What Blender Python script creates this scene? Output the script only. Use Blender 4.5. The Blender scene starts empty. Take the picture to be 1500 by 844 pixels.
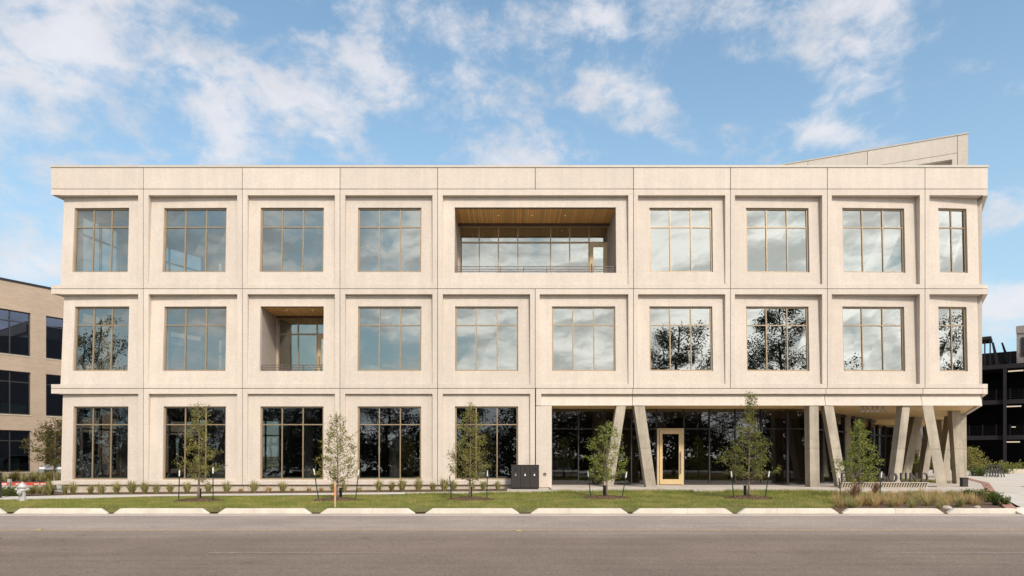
import bpy, math, random
import numpy as np
from mathutils import Vector, Matrix
R = math.radians
random.seed(7)
rng = np.random.default_rng(7)
scene = bpy.context.scene
COL = scene.collection

# ------------------------------------------------------------------ camera numbers
D = 28.0            # camera distance in front of the facade plane (y = 0)
EYE = 1.47
FPX = 952.0         # focal length in pixels of the 1500 px wide photograph
HY = 667.0          # horizon row

def X(px, d=0.0):
    return (px - 750.0) / FPX * (D + d)
def Z(py, d=0.0):
    return EYE + (HY - py) / FPX * (D + d)

# ------------------------------------------------------------------ object helpers
def tag(o, label=None, cat=None, group=None, kind=None):
    if label: o['label'] = label
    if cat: o['category'] = cat
    if group: o['group'] = group
    if kind: o['kind'] = kind
    return o

def empty(name, loc=(0, 0, 0), rz=0.0, label=None, cat=None, group=None):
    o = bpy.data.objects.new(name, None)
    COL.objects.link(o)
    o.location = loc
    o.rotation_euler = (0, 0, rz)
    o.empty_display_size = 0.3
    return tag(o, label, cat, group)

class MB:
    def __init__(self):
        self.v = []; self.f = []
    def quad(self, *p):
        n = len(self.v)
        self.v.extend([tuple(q) for q in p]); self.f.append(tuple(range(n, n + len(p))))
        return self
    def box(self, x0, x1, y0, y1, z0, z1, fn=None):
        n = len(self.v)
        for x, y, z in ((x0,y0,z0),(x1,y0,z0),(x1,y1,z0),(x0,y1,z0),(x0,y0,z1),(x1,y0,z1),(x1,y1,z1),(x0,y1,z1)):
            if fn: x, y, z = fn(x, y, z)
            self.v.append((x, y, z))
        for a in ((0,3,2,1),(4,5,6,7),(0,1,5,4),(1,2,6,5),(2,3,7,6),(3,0,4,7)):
            self.f.append(tuple(n + i for i in a))
        return self
    def cbox(self, c, s, M=None):
        n = len(self.v)
        for dx, dy, dz in ((-1,-1,-1),(1,-1,-1),(1,1,-1),(-1,1,-1),(-1,-1,1),(1,-1,1),(1,1,1),(-1,1,1)):
            p = Vector((dx*s[0]/2, dy*s[1]/2, dz*s[2]/2))
            if M is not None: p = M @ p
            self.v.append(tuple(Vector(c) + p))
        for a in ((0,3,2,1),(4,5,6,7),(0,1,5,4),(1,2,6,5),(2,3,7,6),(3,0,4,7)):
            self.f.append(tuple(n + i for i in a))
        return self
    def loft(self, r0, r1):
        """closed solid between two rings with the same vertex count"""
        n = len(self.v); k = len(r0)
        self.v.extend([tuple(p) for p in r0]); self.v.extend([tuple(p) for p in r1])
        for i in range(k):
            j = (i + 1) % k
            self.f.append((n+i, n+j, n+k+j, n+k+i))
        self.f.append(tuple(n + i for i in reversed(range(k))))
        self.f.append(tuple(n + k + i for i in range(k)))
        return self
    def prism(self, pts, z0, z1):
        return self.loft([(x, y, z0) for x, y in pts], [(x, y, z1) for x, y in pts])
    def tube(self, pts, rad, seg=8, cap=True):
        n0 = len(self.v); pts = [Vector(p) for p in pts]
        up = Vector((0.13, 0.37, 1)).normalized()
        for i, p in enumerate(pts):
            t = (pts[min(i+1, len(pts)-1)] - pts[max(i-1, 0)])
            if t.length < 1e-9: t = Vector((0,0,1))
            t.normalize()
            a = t.cross(up)
            if a.length < 0.05: a = t.cross(Vector((1,0,0)))
            a.normalize(); b = t.cross(a)
            r = rad[i] if hasattr(rad, '__len__') else rad
            for k in range(seg):
                an = 2*math.pi*k/seg
                self.v.append(tuple(p + (a*math.cos(an) + b*math.sin(an))*r))
        for i in range(len(pts)-1):
            for k in range(seg):
                k2 = (k+1) % seg
                self.f.append((n0+i*seg+k, n0+i*seg+k2, n0+(i+1)*seg+k2, n0+(i+1)*seg+k))
        if cap:
            self.f.append(tuple(n0+k for k in reversed(range(seg))))
            m = n0 + (len(pts)-1)*seg
            self.f.append(tuple(m+k for k in range(seg)))
        return self
    def lathe(self, prof, seg=20, c=(0,0,0)):
        n0 = len(self.v)
        for r, z in prof:
            for k in range(seg):
                an = 2*math.pi*k/seg
                self.v.append((c[0]+r*math.cos(an), c[1]+r*math.sin(an), c[2]+z))
        for i in range(len(prof)-1):
            for k in range(seg):
                k2 = (k+1) % seg
                self.f.append((n0+i*seg+k, n0+i*seg+k2, n0+(i+1)*seg+k2, n0+(i+1)*seg+k))
        self.f.append(tuple(n0+k for k in reversed(range(seg))))
        m = n0+(len(prof)-1)*seg
        self.f.append(tuple(m+k for k in range(seg)))
        return self
    def build(self, name, mat, parent=None, smooth=False, bevel=0.0):
        me = bpy.data.meshes.new(name)
        me.from_pydata(self.v, [], self.f); me.update()
        if mat: me.materials.append(mat)
        if smooth:
            for p in me.polygons: p.use_smooth = True
        o = bpy.data.objects.new(name, me); COL.objects.link(o)
        if parent: o.parent = parent
        if bevel:
            m = o.modifiers.new('bevel', 'BEVEL'); m.width = bevel; m.segments = 2; m.limit_method = 'ANGLE'
        return o

def struct(name, mb, mat, **k):
    o = mb.build(name, mat, None, **k); o['kind'] = 'structure'
    return o

def copy_tree(o, parent=None):
    c = o.copy(); COL.objects.link(c); c.parent = parent
    for ch in [q for q in bpy.data.objects if q.parent == o]:
        copy_tree(ch, c)
    return c

# ------------------------------------------------------------------ materials
class N:
    def __init__(self, mat):
        self.nt = mat.node_tree; self.nt.nodes.clear()
    def n(self, t, **k):
        nd = self.nt.nodes.new(t)
        for a, b in k.items():
            if a.startswith('i_'):
                key = a[2:]
                key = int(key) if key.isdigit() else key.replace('_', ' ')
                nd.inputs[key].default_value = b
            else: setattr(nd, a, b)
        return nd
    def l(self, a, b): self.nt.links.new(a, b)
    def math(self, op, a, b=None, c=None):
        nd = self.nt.nodes.new('ShaderNodeMath'); nd.operation = op
        for i, q in enumerate((a, b, c)):
            if q is None: continue
            if isinstance(q, (int, float)): nd.inputs[i].default_value = q
            else: self.l(q, nd.inputs[i])
        return nd.outputs[0]
    def mix(self, fac, a, b, blend='MIX'):
        nd = self.nt.nodes.new('ShaderNodeMix'); nd.data_type = 'RGBA'; nd.blend_type = blend
        for s, q in ((nd.inputs[0], fac), (nd.inputs[6], a), (nd.inputs[7], b)):
            if isinstance(q, (int, float)): s.default_value = q
            elif isinstance(q, (tuple, list)): s.default_value = (*q, 1) if len(q) == 3 else q
            else: self.l(q, s)
        return nd.outputs[2]
    def ramp(self, fac, a, b):
        nd = self.nt.nodes.new('ShaderNodeMapRange')
        self.l(fac, nd.inputs[0]); nd.inputs[1].default_value = a; nd.inputs[2].default_value = b
        nd.interpolation_type = 'SMOOTHSTEP'
        return nd.outputs[0]

def new_mat(name):
    m = bpy.data.materials.new(name); m.use_nodes = True
    return m

def pmat(name, col, rough=0.7, var=0.12, scale=3.0, fine=None, finevar=0.1, bump=0.0, metal=0.0, spec=0.4, stretch=None):
    m = new_mat(name); k = N(m)
    out = k.n('ShaderNodeOutputMaterial'); p = k.n('ShaderNodeBsdfPrincipled')
    k.l(p.outputs[0], out.inputs[0])
    tc = k.n('ShaderNodeTexCoord').outputs['Object']
    if stretch:
        mp = k.n('ShaderNodeMapping'); mp.inputs['Scale'].default_value = stretch
        k.l(tc, mp.inputs[0]); tc = mp.outputs[0]
    n1 = k.n('ShaderNodeTexNoise', i_Scale=scale, i_Detail=5.0, i_Roughness=0.6); k.l(tc, n1.inputs['Vector'])
    f = k.math('MULTIPLY_ADD', k.ramp(n1.outputs[0], 0.3, 0.7), 2*var, 1 - var)
    if fine:
        n2 = k.n('ShaderNodeTexNoise', i_Scale=fine, i_Detail=3.0, i_Roughness=0.7); k.l(tc, n2.inputs['Vector'])
        g = k.math('MULTIPLY_ADD', k.ramp(n2.outputs[0], 0.3, 0.7), 2*finevar, 1 - finevar)
        f = k.math('MULTIPLY', f, g)
        if bump:
            b = k.n('ShaderNodeBump', i_Strength=bump, i_Distance=0.01); k.l(n2.outputs[0], b.inputs['Height'])
            k.l(b.outputs[0], p.inputs['Normal'])
    vm = k.n('ShaderNodeVectorMath', operation='SCALE'); vm.inputs[0].default_value = col
    k.l(f, vm.inputs['Scale']); k.l(vm.outputs[0], p.inputs['Base Color'])
    p.inputs['Roughness'].default_value = rough; p.inputs['Metallic'].default_value = metal
    p.inputs['Specular IOR Level'].default_value = spec
    return m

def glass_mat(name, refl=0.35, tint=(0.55, 0.6, 0.58), rcol=(0.9, 0.95, 0.95), rough=0.0, wav=0.0):
    m = new_mat(name); k = N(m)
    out = k.n('ShaderNodeOutputMaterial')
    g = k.n('ShaderNodeBsdfGlossy'); g.inputs['Color'].default_value = (*rcol, 1); g.inputs['Roughness'].default_value = rough
    t = k.n('ShaderNodeBsdfTransparent'); t.inputs['Color'].default_value = (*tint, 1)
    lw = k.n('ShaderNodeFresnel', i_IOR=1.45)
    fac = k.math('MINIMUM', k.math('ADD', k.math('MULTIPLY', lw.outputs[0], 0.8), refl), 0.95)
    if wav:
        tc = k.n('ShaderNodeTexCoord').outputs['Object']
        nz = k.n('ShaderNodeTexNoise', i_Scale=0.9, i_Detail=1.0); k.l(tc, nz.inputs['Vector'])
        b = k.n('ShaderNodeBump', i_Strength=1.0, i_Distance=wav); k.l(nz.outputs[0], b.inputs['Height'])
        k.l(b.outputs[0], g.inputs['Normal'])
    mx = k.n('ShaderNodeMixShader'); k.l(fac, mx.inputs[0]); k.l(t.outputs[0], mx.inputs[1]); k.l(g.outputs[0], mx.inputs[2])
    k.l(mx.outputs[0], out.inputs[0])
    return m

def leaf_mat(name, c1, c2, trans=0.35):
    m = new_mat(name); k = N(m)
    out = k.n('ShaderNodeOutputMaterial')
    geo = k.n('ShaderNodeNewGeometry')
    rnd = geo.outputs['Random Per Island']
    c = k.mix(rnd, c1, c2)
    d = k.n('ShaderNodeBsdfPrincipled'); d.inputs['Roughness'].default_value = 0.55; k.l(c, d.inputs['Base Color'])
    d.inputs['Specular IOR Level'].default_value = 0.25
    t = k.n('ShaderNodeBsdfTranslucent'); k.l(c, t.inputs['Color'])
    mx = k.n('ShaderNodeMixShader', i_0=trans); k.l(d.outputs[0], mx.inputs[1]); k.l(t.outputs[0], mx.inputs[2])
    k.l(mx.outputs[0], out.inputs[0])
    return m

def brick_mat(name, c1, c2, mortar):
    m = new_mat(name); k = N(m)
    out = k.n('ShaderNodeOutputMaterial'); p = k.n('ShaderNodeBsdfPrincipled', i_Roughness=0.85); k.l(p.outputs[0], out.inputs[0])
    tc = k.n('ShaderNodeTexCoord').outputs['Object']
    sp = k.n('ShaderNodeSeparateXYZ'); k.l(tc, sp.inputs[0])
    cb = k.n('ShaderNodeCombineXYZ'); k.l(sp.outputs[0], cb.inputs[0]); k.l(sp.outputs[2], cb.inputs[1])
    br = k.n('ShaderNodeTexBrick', i_Scale=1.0); k.l(cb.outputs[0], br.inputs['Vector'])
    br.inputs['Color1'].default_value = (*c1, 1); br.inputs['Color2'].default_value = (*c2, 1); br.inputs['Mortar'].default_value = (*mortar, 1)
    br.inputs['Mortar Size'].default_value = 0.008; br.inputs['Brick Width'].default_value = 0.4; br.inputs['Row Height'].default_value = 0.1
    nz = k.n('ShaderNodeTexNoise', i_Scale=0.6, i_Detail=4.0); k.l(tc, nz.inputs['Vector'])
    f = k.math('MULTIPLY_ADD', nz.outputs[0], 0.3, 0.85)
    vm = k.n('ShaderNodeVectorMath', operation='SCALE'); k.l(br.outputs[0], vm.inputs[0]); k.l(f, vm.inputs['Scale'])
    k.l(vm.outputs[0], p.inputs['Base Color'])
    return m

def precast_mat(name, col, weather=0.10):
    m = new_mat(name); k = N(m)
    out = k.n('ShaderNodeOutputMaterial'); p = k.n('ShaderNodeBsdfPrincipled', i_Roughness=0.85); k.l(p.outputs[0], out.inputs[0])
    p.inputs['Specular IOR Level'].default_value = 0.25
    tc = k.n('ShaderNodeTexCoord').outputs['Object']
    a = k.n('ShaderNodeTexNoise', i_Scale=55.0, i_Detail=3.0, i_Roughness=0.75); k.l(tc, a.inputs['Vector'])
    b = k.n('ShaderNodeTexNoise', i_Scale=0.8, i_Detail=6.0, i_Roughness=0.65); k.l(tc, b.inputs['Vector'])
    v = k.n('ShaderNodeTexVoronoi', i_Scale=26.0); k.l(tc, v.inputs['Vector'])
    mp = k.n('ShaderNodeMapping'); mp.inputs['Scale'].default_value = (2.2, 2.2, 0.18); k.l(tc, mp.inputs[0])
    s = k.n('ShaderNodeTexNoise', i_Scale=1.6, i_Detail=4.0, i_Roughness=0.6); k.l(mp.outputs[0], s.inputs['Vector'])
    f = k.math('MULTIPLY_ADD', k.ramp(a.outputs[0], 0.25, 0.75), 0.22, 0.89)
    f = k.math('MULTIPLY', f, k.math('MULTIPLY_ADD', k.ramp(b.outputs[0], 0.25, 0.75), weather*1.3, 1 - weather*0.65))
    f = k.math('MULTIPLY', f, k.math('MULTIPLY_ADD', k.ramp(s.outputs[0], 0.3, 0.75), weather*0.9, 1 - weather*0.45))
    f = k.math('MULTIPLY', f, k.math('MULTIPLY_ADD', v.outputs['Color'], 0.10, 0.95))
    c2 = k.n('ShaderNodeTexNoise', i_Scale=9.0, i_Detail=4.0, i_Roughness=0.8); k.l(tc, c2.inputs['Vector'])
    f = k.math('MULTIPLY', f, k.math('MULTIPLY_ADD', k.ramp(c2.outputs[0], 0.3, 0.7), 0.085, 0.957))
    oi = k.n('ShaderNodeObjectInfo')
    f = k.math('MULTIPLY', f, k.math('MULTIPLY_ADD', oi.outputs['Random'], 0.09, 0.955))
    vm = k.n('ShaderNodeVectorMath', operation='SCALE'); k.l(k.mix(b.outputs[0], col, (col[0]*0.98, col[1]*0.955, col[2]*0.92)), vm.inputs[0])
    k.l(f, vm.inputs['Scale']); k.l(vm.outputs[0], p.inputs['Base Color'])
    bp = k.n('ShaderNodeBump', i_Strength=0.35, i_Distance=0.006); k.l(a.outputs[0], bp.inputs['Height']); k.l(bp.outputs[0], p.inputs['Normal'])
    return m

def slat_mat(name, col, pitch=0.12, axis=0):
    m = new_mat(name); k = N(m)
    out = k.n('ShaderNodeOutputMaterial'); p = k.n('ShaderNodeBsdfPrincipled', i_Roughness=0.5); k.l(p.outputs[0], out.inputs[0])
    tc = k.n('ShaderNodeTexCoord').outputs['Object']; sp = k.n('ShaderNodeSeparateXYZ'); k.l(tc, sp.inputs[0])
    fr = k.math('DIVIDE', sp.outputs[axis], pitch)
    edge = k.math('GREATER_THAN', k.math('ABSOLUTE', k.math('SUBTRACT', k.math('FRACT', fr), 0.5)), 0.43)
    wn = k.n('ShaderNodeTexWhiteNoise', noise_dimensions='1D'); k.l(k.math('FLOOR', fr), wn.inputs['W'])
    mp = k.n('ShaderNodeMapping'); mp.inputs['Scale'].default_value = (14, 1.2, 14) if axis == 0 else (1.2, 14, 14); k.l(tc, mp.inputs[0])
    gr = k.n('ShaderNodeTexNoise', i_Scale=2.0, i_Detail=4.0); k.l(mp.outputs[0], gr.inputs['Vector'])
    f = k.math('MULTIPLY', k.math('MULTIPLY_ADD', wn.outputs[0], 0.35, 0.82), k.math('MULTIPLY_ADD', gr.outputs[0], 0.4, 0.8))
    f = k.math('MULTIPLY', f, k.math('MULTIPLY_ADD', edge, -0.55, 1.0))
    vm = k.n('ShaderNodeVectorMath', operation='SCALE'); vm.inputs[0].default_value = col; k.l(f, vm.inputs['Scale'])
    k.l(vm.outputs[0], p.inputs['Base Color'])
    return m

def emit_mat(name, col, s):
    m = new_mat(name); k = N(m)
    out = k.n('ShaderNodeOutputMaterial'); e = k.n('ShaderNodeEmission'); e.inputs[0].default_value = (*col, 1); e.inputs[1].default_value = s
    k.l(e.outputs[0], out.inputs[0]); return m

M = {}
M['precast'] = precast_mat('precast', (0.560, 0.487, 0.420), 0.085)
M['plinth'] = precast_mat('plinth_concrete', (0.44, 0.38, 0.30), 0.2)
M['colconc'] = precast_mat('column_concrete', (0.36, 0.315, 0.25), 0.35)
M['seal'] = pmat('joint_dark', (0.035, 0.028, 0.024), 0.9)  # near-black colour of the joint backing
M['coping'] = pmat('coping_metal', (0.46, 0.41, 0.35), 0.5, 0.05)
M['bronze'] = pmat('champagne_metal', (0.32, 0.235, 0.145), 0.38, 0.06, metal=0.35)
M['darkmetal'] = pmat('dark_metal', (0.035, 0.03, 0.028), 0.45, 0.1)
M['rail'] = pmat('rail_metal', (0.13, 0.10, 0.085), 0.4, 0.1, metal=0.4)
M['glass'] = glass_mat('window_glass', 0.30, (0.60, 0.63, 0.60), (0.93, 0.94, 0.83), wav=0.0025)
M['lobbyglass'] = glass_mat('lobby_glass', 0.075, (0.45, 0.42, 0.40), (0.9, 0.9, 0.9), wav=0.0025)
M['groundglass'] = glass_mat('ground_glass', 0.10, (0.42, 0.42, 0.42), (0.9, 0.93, 0.93), wav=0.003)
M['brickglass'] = glass_mat('tinted_glass', 0.06, (0.25, 0.26, 0.28), (0.6, 0.72, 1.0))
M['wood'] = slat_mat('soffit_wood', (0.80, 0.46, 0.17), 0.11, 0)
M['soffit'] = pmat('soffit_metal_panel', (0.70, 0.50, 0.23), 0.5, 0.05, 0.5)
M['doorwood'] = pmat('blond_door', (0.55, 0.405, 0.215), 0.45, 0.06, 6.0)
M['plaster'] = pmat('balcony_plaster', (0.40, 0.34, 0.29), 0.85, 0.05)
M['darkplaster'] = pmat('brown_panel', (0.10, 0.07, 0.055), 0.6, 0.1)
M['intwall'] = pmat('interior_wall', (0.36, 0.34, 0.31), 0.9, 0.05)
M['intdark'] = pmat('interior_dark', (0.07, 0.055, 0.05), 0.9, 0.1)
M['intceil'] = pmat('interior_ceiling', (0.30, 0.30, 0.28), 0.9, 0.12, 1.5)
M['intfloor'] = pmat('interior_floor', (0.20, 0.19, 0.18), 0.8, 0.1)
M['teal'] = pmat('teal_film', (0.05, 0.22, 0.28), 0.6, 0.1)
M['roof'] = pmat('roof_membrane', (0.5, 0.5, 0.48), 0.9)
M['brick'] = brick_mat('tan_brick', (0.40, 0.295, 0.21), (0.35, 0.255, 0.18), (0.40, 0.33, 0.26))
M['black'] = pmat('black_paint', (0.012, 0.012, 0.014), 0.6)
M['kerb'] = pmat('kerb_concrete', (0.60, 0.54, 0.455), 0.9, 0.10, 2.0, 40, 0.10, 0.3)
M['gutter'] = pmat('gutter_concrete', (0.44, 0.37, 0.32), 0.9, 0.12, 1.5, 40, 0.10, 0.3, stretch=(0.4, 2, 1))
M['walk'] = pmat('sidewalk_concrete', (0.50, 0.455, 0.40), 0.9, 0.10, 0.8, 30, 0.08, 0.2)
M['plaza'] = pmat('paving_concrete', (0.46, 0.40, 0.345), 0.9, 0.10, 0.8, 30, 0.08, 0.2)
M['mulch'] = pmat('mulch', (0.115, 0.068, 0.042), 1.0, 0.35, 9.0, 60, 0.4, 0.8)
M['silt'] = pmat('silt', (0.24, 0.165, 0.10), 1.0, 0.3, 6.0, 40, 0.3, 0.5)
M['soil'] = pmat('soil', (0.10, 0.075, 0.05), 1.0, 0.3, 3.0, 40, 0.3, 0.8)
M['lawn'] = pmat('lawn_soil', (0.14, 0.13, 0.04), 1.0, 0.3, 0.7, 35, 0.35, 0.5)
M['field'] = pmat('far_ground', (0.14, 0.14, 0.08), 1.0, 0.3, 0.2, 5, 0.2)
M['bark'] = pmat('young_bark', (0.20, 0.145, 0.105), 0.9, 0.2, 12.0)
M['bigbark'] = pmat('old_bark', (0.06, 0.048, 0.038), 0.95, 0.3, 5.0)
M['stake'] = pmat('green_steel', (0.012, 0.035, 0.022), 0.5)
M['white'] = pmat('white_paint', (0.78, 0.76, 0.72), 0.6, 0.03)
M['pine'] = pmat('raw_pine', (0.55, 0.36, 0.20), 0.8, 0.1, 10)
M['orange'] = pmat('orange_tape', (0.75, 0.22, 0.08), 0.6)
M['silver'] = pmat('silver_paint', (0.58, 0.55, 0.53), 0.35, 0.12, 8.0, metal=0.35)
M['bin'] = pmat('bin_powdercoat', (0.026, 0.020, 0.019), 0.5, 0.08)
M['redpaint'] = pmat('red_kerb_paint', (0.50, 0.06, 0.035), 0.7, 0.2, 4)
M['redbrick'] = pmat('red_paver', (0.33, 0.17, 0.13), 0.9, 0.15, 5)
M['tealchair'] = pmat('green_chair_fabric', (0.12, 0.26, 0.20), 0.8)
M['steel'] = pmat('garage_steel', (0.018, 0.015, 0.017), 0.7, 0.1, spec=0.15)
M['garage'] = pmat('garage_dark', (0.022, 0.02, 0.022), 0.9, spec=0.1)
M['greyclad'] = pmat('grey_cladding', (0.24, 0.205, 0.185), 0.7, 0.08)
M['signmetal'] = pmat('sign_metal', (0.085, 0.075, 0.075), 0.5, 0.08, metal=0.4)
M['nummetal'] = pmat('number_metal', (0.20, 0.19, 0.18), 0.4, 0.08, metal=0.5)
M['lamp'] = emit_mat('garage_lamp_lens', (1.0, 0.8, 0.58), 0.55)
M['dlight'] = emit_mat('downlight_lens', (1.0, 0.75, 0.4), 0.28)
M['exit'] = emit_mat('exit_lens', (0.45, 0.75, 0.85), 0.5)
M['carwhite'] = pmat('white_car_paint', (0.55, 0.55, 0.56), 0.25, 0.02)
M['cardark'] = pmat('dark_car_paint', (0.03, 0.03, 0.035), 0.25, 0.02)
M['carsilver'] = pmat('silver_car_paint', (0.35, 0.35, 0.36), 0.25, 0.02, metal=0.5)
M['rubber'] = pmat('tyre_rubber', (0.02, 0.02, 0.02), 0.8)
M['rock'] = pmat('rock', (0.35, 0.31, 0.26), 0.9, 0.2, 6, 40, 0.15, 0.6)
M['leafA'] = leaf_mat('oak_leaf_olive', (0.143, 0.142, 0.032), (0.333, 0.298, 0.081))
M['leafB'] = leaf_mat('oak_leaf_green', (0.125, 0.157, 0.028), (0.314, 0.336, 0.070))
M['leafC'] = leaf_mat('oak_leaf_deep', (0.082, 0.097, 0.022), (0.238, 0.235, 0.051))
M['leafBr'] = leaf_mat('shrub_leaf_brown', (0.085, 0.070, 0.020), (0.18, 0.15, 0.04))
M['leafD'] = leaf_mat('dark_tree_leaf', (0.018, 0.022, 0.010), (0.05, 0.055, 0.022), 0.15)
M['leafG'] = leaf_mat('bright_plant_leaf', (0.056, 0.084, 0.016), (0.136, 0.168, 0.040))
def lawn_mat(name, c1, c2, c3):
    m = leaf_mat(name, c1, c2, .3); nt = m.node_tree
    tc = nt.nodes.new('ShaderNodeTexCoord'); n = nt.nodes.new('ShaderNodeTexNoise'); n.inputs['Scale'].default_value = 1.1; n.inputs['Detail'].default_value = 5; n.inputs['Roughness'].default_value = .7
    nt.links.new(tc.outputs['Object'], n.inputs['Vector'])
    mr = nt.nodes.new('ShaderNodeMapRange'); mr.inputs[1].default_value = .42; mr.inputs[2].default_value = .64; mr.inputs[4].default_value = .85; nt.links.new(n.outputs[0], mr.inputs[0])
    old = [q for q in nt.nodes if q.bl_idname == 'ShaderNodeMix'][0]
    mx = nt.nodes.new('ShaderNodeMix'); mx.data_type = 'RGBA'; mx.inputs[7].default_value = (*c3, 1)
    nt.links.new(mr.outputs[0], mx.inputs[0]); tg = [l.to_socket for l in old.outputs[2].links]
    for t in tg: nt.links.new(mx.outputs[2], t)
    nt.links.new(old.outputs[2], mx.inputs[6]); return m
M['blade'] = lawn_mat('lawn_blade', (0.105, 0.150, 0.018), (0.27, 0.30, 0.06), (0.42, 0.34, 0.12))
M['tuft'] = leaf_mat('tuft_blade', (0.193, 0.206, 0.062), (0.469, 0.386, 0.166), 0.3)
M['tan'] = leaf_mat('tan_grass_blade', (0.357, 0.234, 0.096), (0.633, 0.454, 0.220), 0.3)
M['red'] = leaf_mat('red_plume_blade', (0.20, 0.10, 0.06), (0.34, 0.20, 0.13), 0.3)

# asphalt with lane wear
def asphalt():
    m = new_mat('asphalt'); k = N(m)
    out = k.n('ShaderNodeOutputMaterial'); p = k.n('ShaderNodeBsdfPrincipled', i_Roughness=0.9); k.l(p.outputs[0], out.inputs[0])
    p.inputs['Specular IOR Level'].default_value = 0.2
    tc = k.n('ShaderNodeTexCoord').outputs['Object']
    sp = k.n('ShaderNodeSeparateXYZ'); k.l(tc, sp.inputs[0])
    def nz(sc, det, st=None, r=0.6):
        v = tc
        if st:
            mp = k.n('ShaderNodeMapping'); mp.inputs['Scale'].default_value = st; k.l(tc, mp.inputs[0]); v = mp.outputs[0]
        n = k.n('ShaderNodeTexNoise', i_Scale=sc, i_Detail=det, i_Roughness=r); k.l(v, n.inputs['Vector']); return n.outputs[0]
    fine = nz(45, 4, None, 0.75); streak = nz(1.0, 6, (0.05, 1.8, 1)); streak2 = nz(1.0, 5, (0.35, 5.0, 1)); blotch = nz(0.5, 5); fleck = nz(7.0, 3, (0.6, 1.6, 1))
    f = k.math('MULTIPLY_ADD', k.ramp(fine, 0.2, 0.8), 0.75, 0.63)
    grit = nz(22, 3, None, 0.8)
    f = k.math('MULTIPLY', f, k.math('MULTIPLY_ADD', k.ramp(grit, 0.3, 0.7), 0.34, 0.83))
    f = k.math('MULTIPLY', f, k.math('MULTIPLY_ADD', k.ramp(streak, 0.3, 0.7), 0.13, 0.935))
    f = k.math('MULTIPLY', f, k.math('MULTIPLY_ADD', k.ramp(streak2, 0.3, 0.7), 0.09, 0.955))
    f = k.math('MULTIPLY', f, k.math('MULTIPLY_ADD', k.ramp(blotch, 0.3, 0.7), 0.18, 0.91))
    f = k.math('MULTIPLY', f, k.math('MULTIPLY_ADD', k.ramp(fleck, 0.66, 0.72), -0.32, 1.0))
    # older, paler far lane (y > -14.4)
    lane = k.ramp(k.math('ADD', sp.outputs[1], k.math('MULTIPLY', k.math('SUBTRACT', streak, 0.5), 0.5)), -16.0, -13.9)
    c = k.mix(lane, (0.190, 0.144, 0.114), (0.300, 0.243, 0.208))
    wob = k.n('ShaderNodeTexNoise', i_Scale=1.3, i_Detail=5.0, i_Roughness=.6); k.l(tc, wob.inputs['Vector'])
    vadd = k.n('ShaderNodeVectorMath', operation='MULTIPLY_ADD'); k.l(wob.outputs['Color'], vadd.inputs[0]); vadd.inputs[1].default_value = (1.4, 1.4, 0); k.l(tc, vadd.inputs[2])
    vo = k.n('ShaderNodeTexVoronoi', i_Scale=.17); vo.feature = 'DISTANCE_TO_EDGE'; k.l(vadd.outputs[0], vo.inputs['Vector'])
    crack = k.math('MULTIPLY', k.math('SUBTRACT', 1.0, k.ramp(vo.outputs[0], .0, .004)), k.ramp(nz(.35, 3), .52, .62))
    f = k.math('MULTIPLY', f, k.math('MULTIPLY_ADD', crack, -.35, 1.0))
    spot = k.math('MULTIPLY', k.ramp(nz(2.2, 2), .70, .76), .25)
    f = k.math('MULTIPLY', f, k.math('SUBTRACT', 1.0, spot))
    vm = k.n('ShaderNodeVectorMath', operation='SCALE'); k.l(c, vm.inputs[0]); k.l(f, vm.inputs['Scale']); k.l(vm.outputs[0], p.inputs['Base Color'])
    b = k.n('ShaderNodeBump', i_Strength=0.5, i_Distance=0.006); k.l(fine, b.inputs['Height']); k.l(b.outputs[0], p.inputs['Normal'])
    return m
M['asphalt'] = asphalt()

def worn_paint(name, col, thr):
    m = new_mat(name); k = N(m)
    out = k.n('ShaderNodeOutputMaterial'); p = k.n('ShaderNodeBsdfPrincipled', i_Roughness=0.9)
    tc = k.n('ShaderNodeTexCoord').outputs['Object']
    n = k.n('ShaderNodeTexNoise', i_Scale=9.0, i_Detail=5.0, i_Roughness=0.75); k.l(tc, n.inputs['Vector'])
    c = k.mix(k.ramp(n.outputs[0], thr - 0.12, thr + 0.12), (0.24, 0.19, 0.16), col)
    k.l(c, p.inputs['Base Color']); k.l(p.outputs[0], out.inputs[0])
    return m
M['yellow'] = worn_paint('worn_yellow_line', (0.42, 0.29, 0.17), 0.45)
M['wline'] = worn_paint('worn_white_line', (0.34, 0.30, 0.27), 0.58)

# ------------------------------------------------------------------ ground levels
def gb(x):      # ground level along the building front
    pts = [(-40, -0.22), (-19, -0.17), (-7, -0.07), (0, 0.0), (1.4, 0.04), (2.0, 0.08), (60, 0.08)]
    for (a, za), (b, zb) in zip(pts, pts[1:]):
        if x <= b: return za + (zb - za) * max(0, (x - a)) / (b - a)
    return 0.08
KY = -10.7      # kerb face
ST = -0.10      # street level
def G(x, y):
    t = min(1, max(0, (y - (KY + 0.15)) / (-3.3 - (KY + 0.15))))
    return 0.045 + (gb(x) - 0.045) * t

# far ground sheet: one sheet to the horizon, lower behind the camera
mb = MB()
ys = [-900, -300, -120, -60, -44, -36, -30, -24.0, -21.4, 60, 120, 300, 900]
zs = [-1.3, -1.2, -1.15, -1.1, -1.1, -0.7, -0.25, -0.06, -0.06, -0.36, -0.36, -0.36, -0.4]
# portion around site kept below road/lawn sheets
ys2 = [(-900,-1.3),(-300,-1.2),(-120,-1.15),(-60,-1.1),(-44,-1.1),(-36,-0.7),(-30,-0.35),(-24,-0.3),(-11,-0.42),(0,-0.42),(60,-0.42),(300,-0.42),(900,-0.42)]
for (a, za), (b, zb) in zip(ys2, ys2[1:]):
    for x0, x1 in ((-900, -100), (-100, 0), (0, 100), (100, 900)):
        mb.quad((x0, a, za), (x1, a, za), (x1, b, zb), (x0, b, zb))
struct('ground', mb, M['field'])
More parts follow.
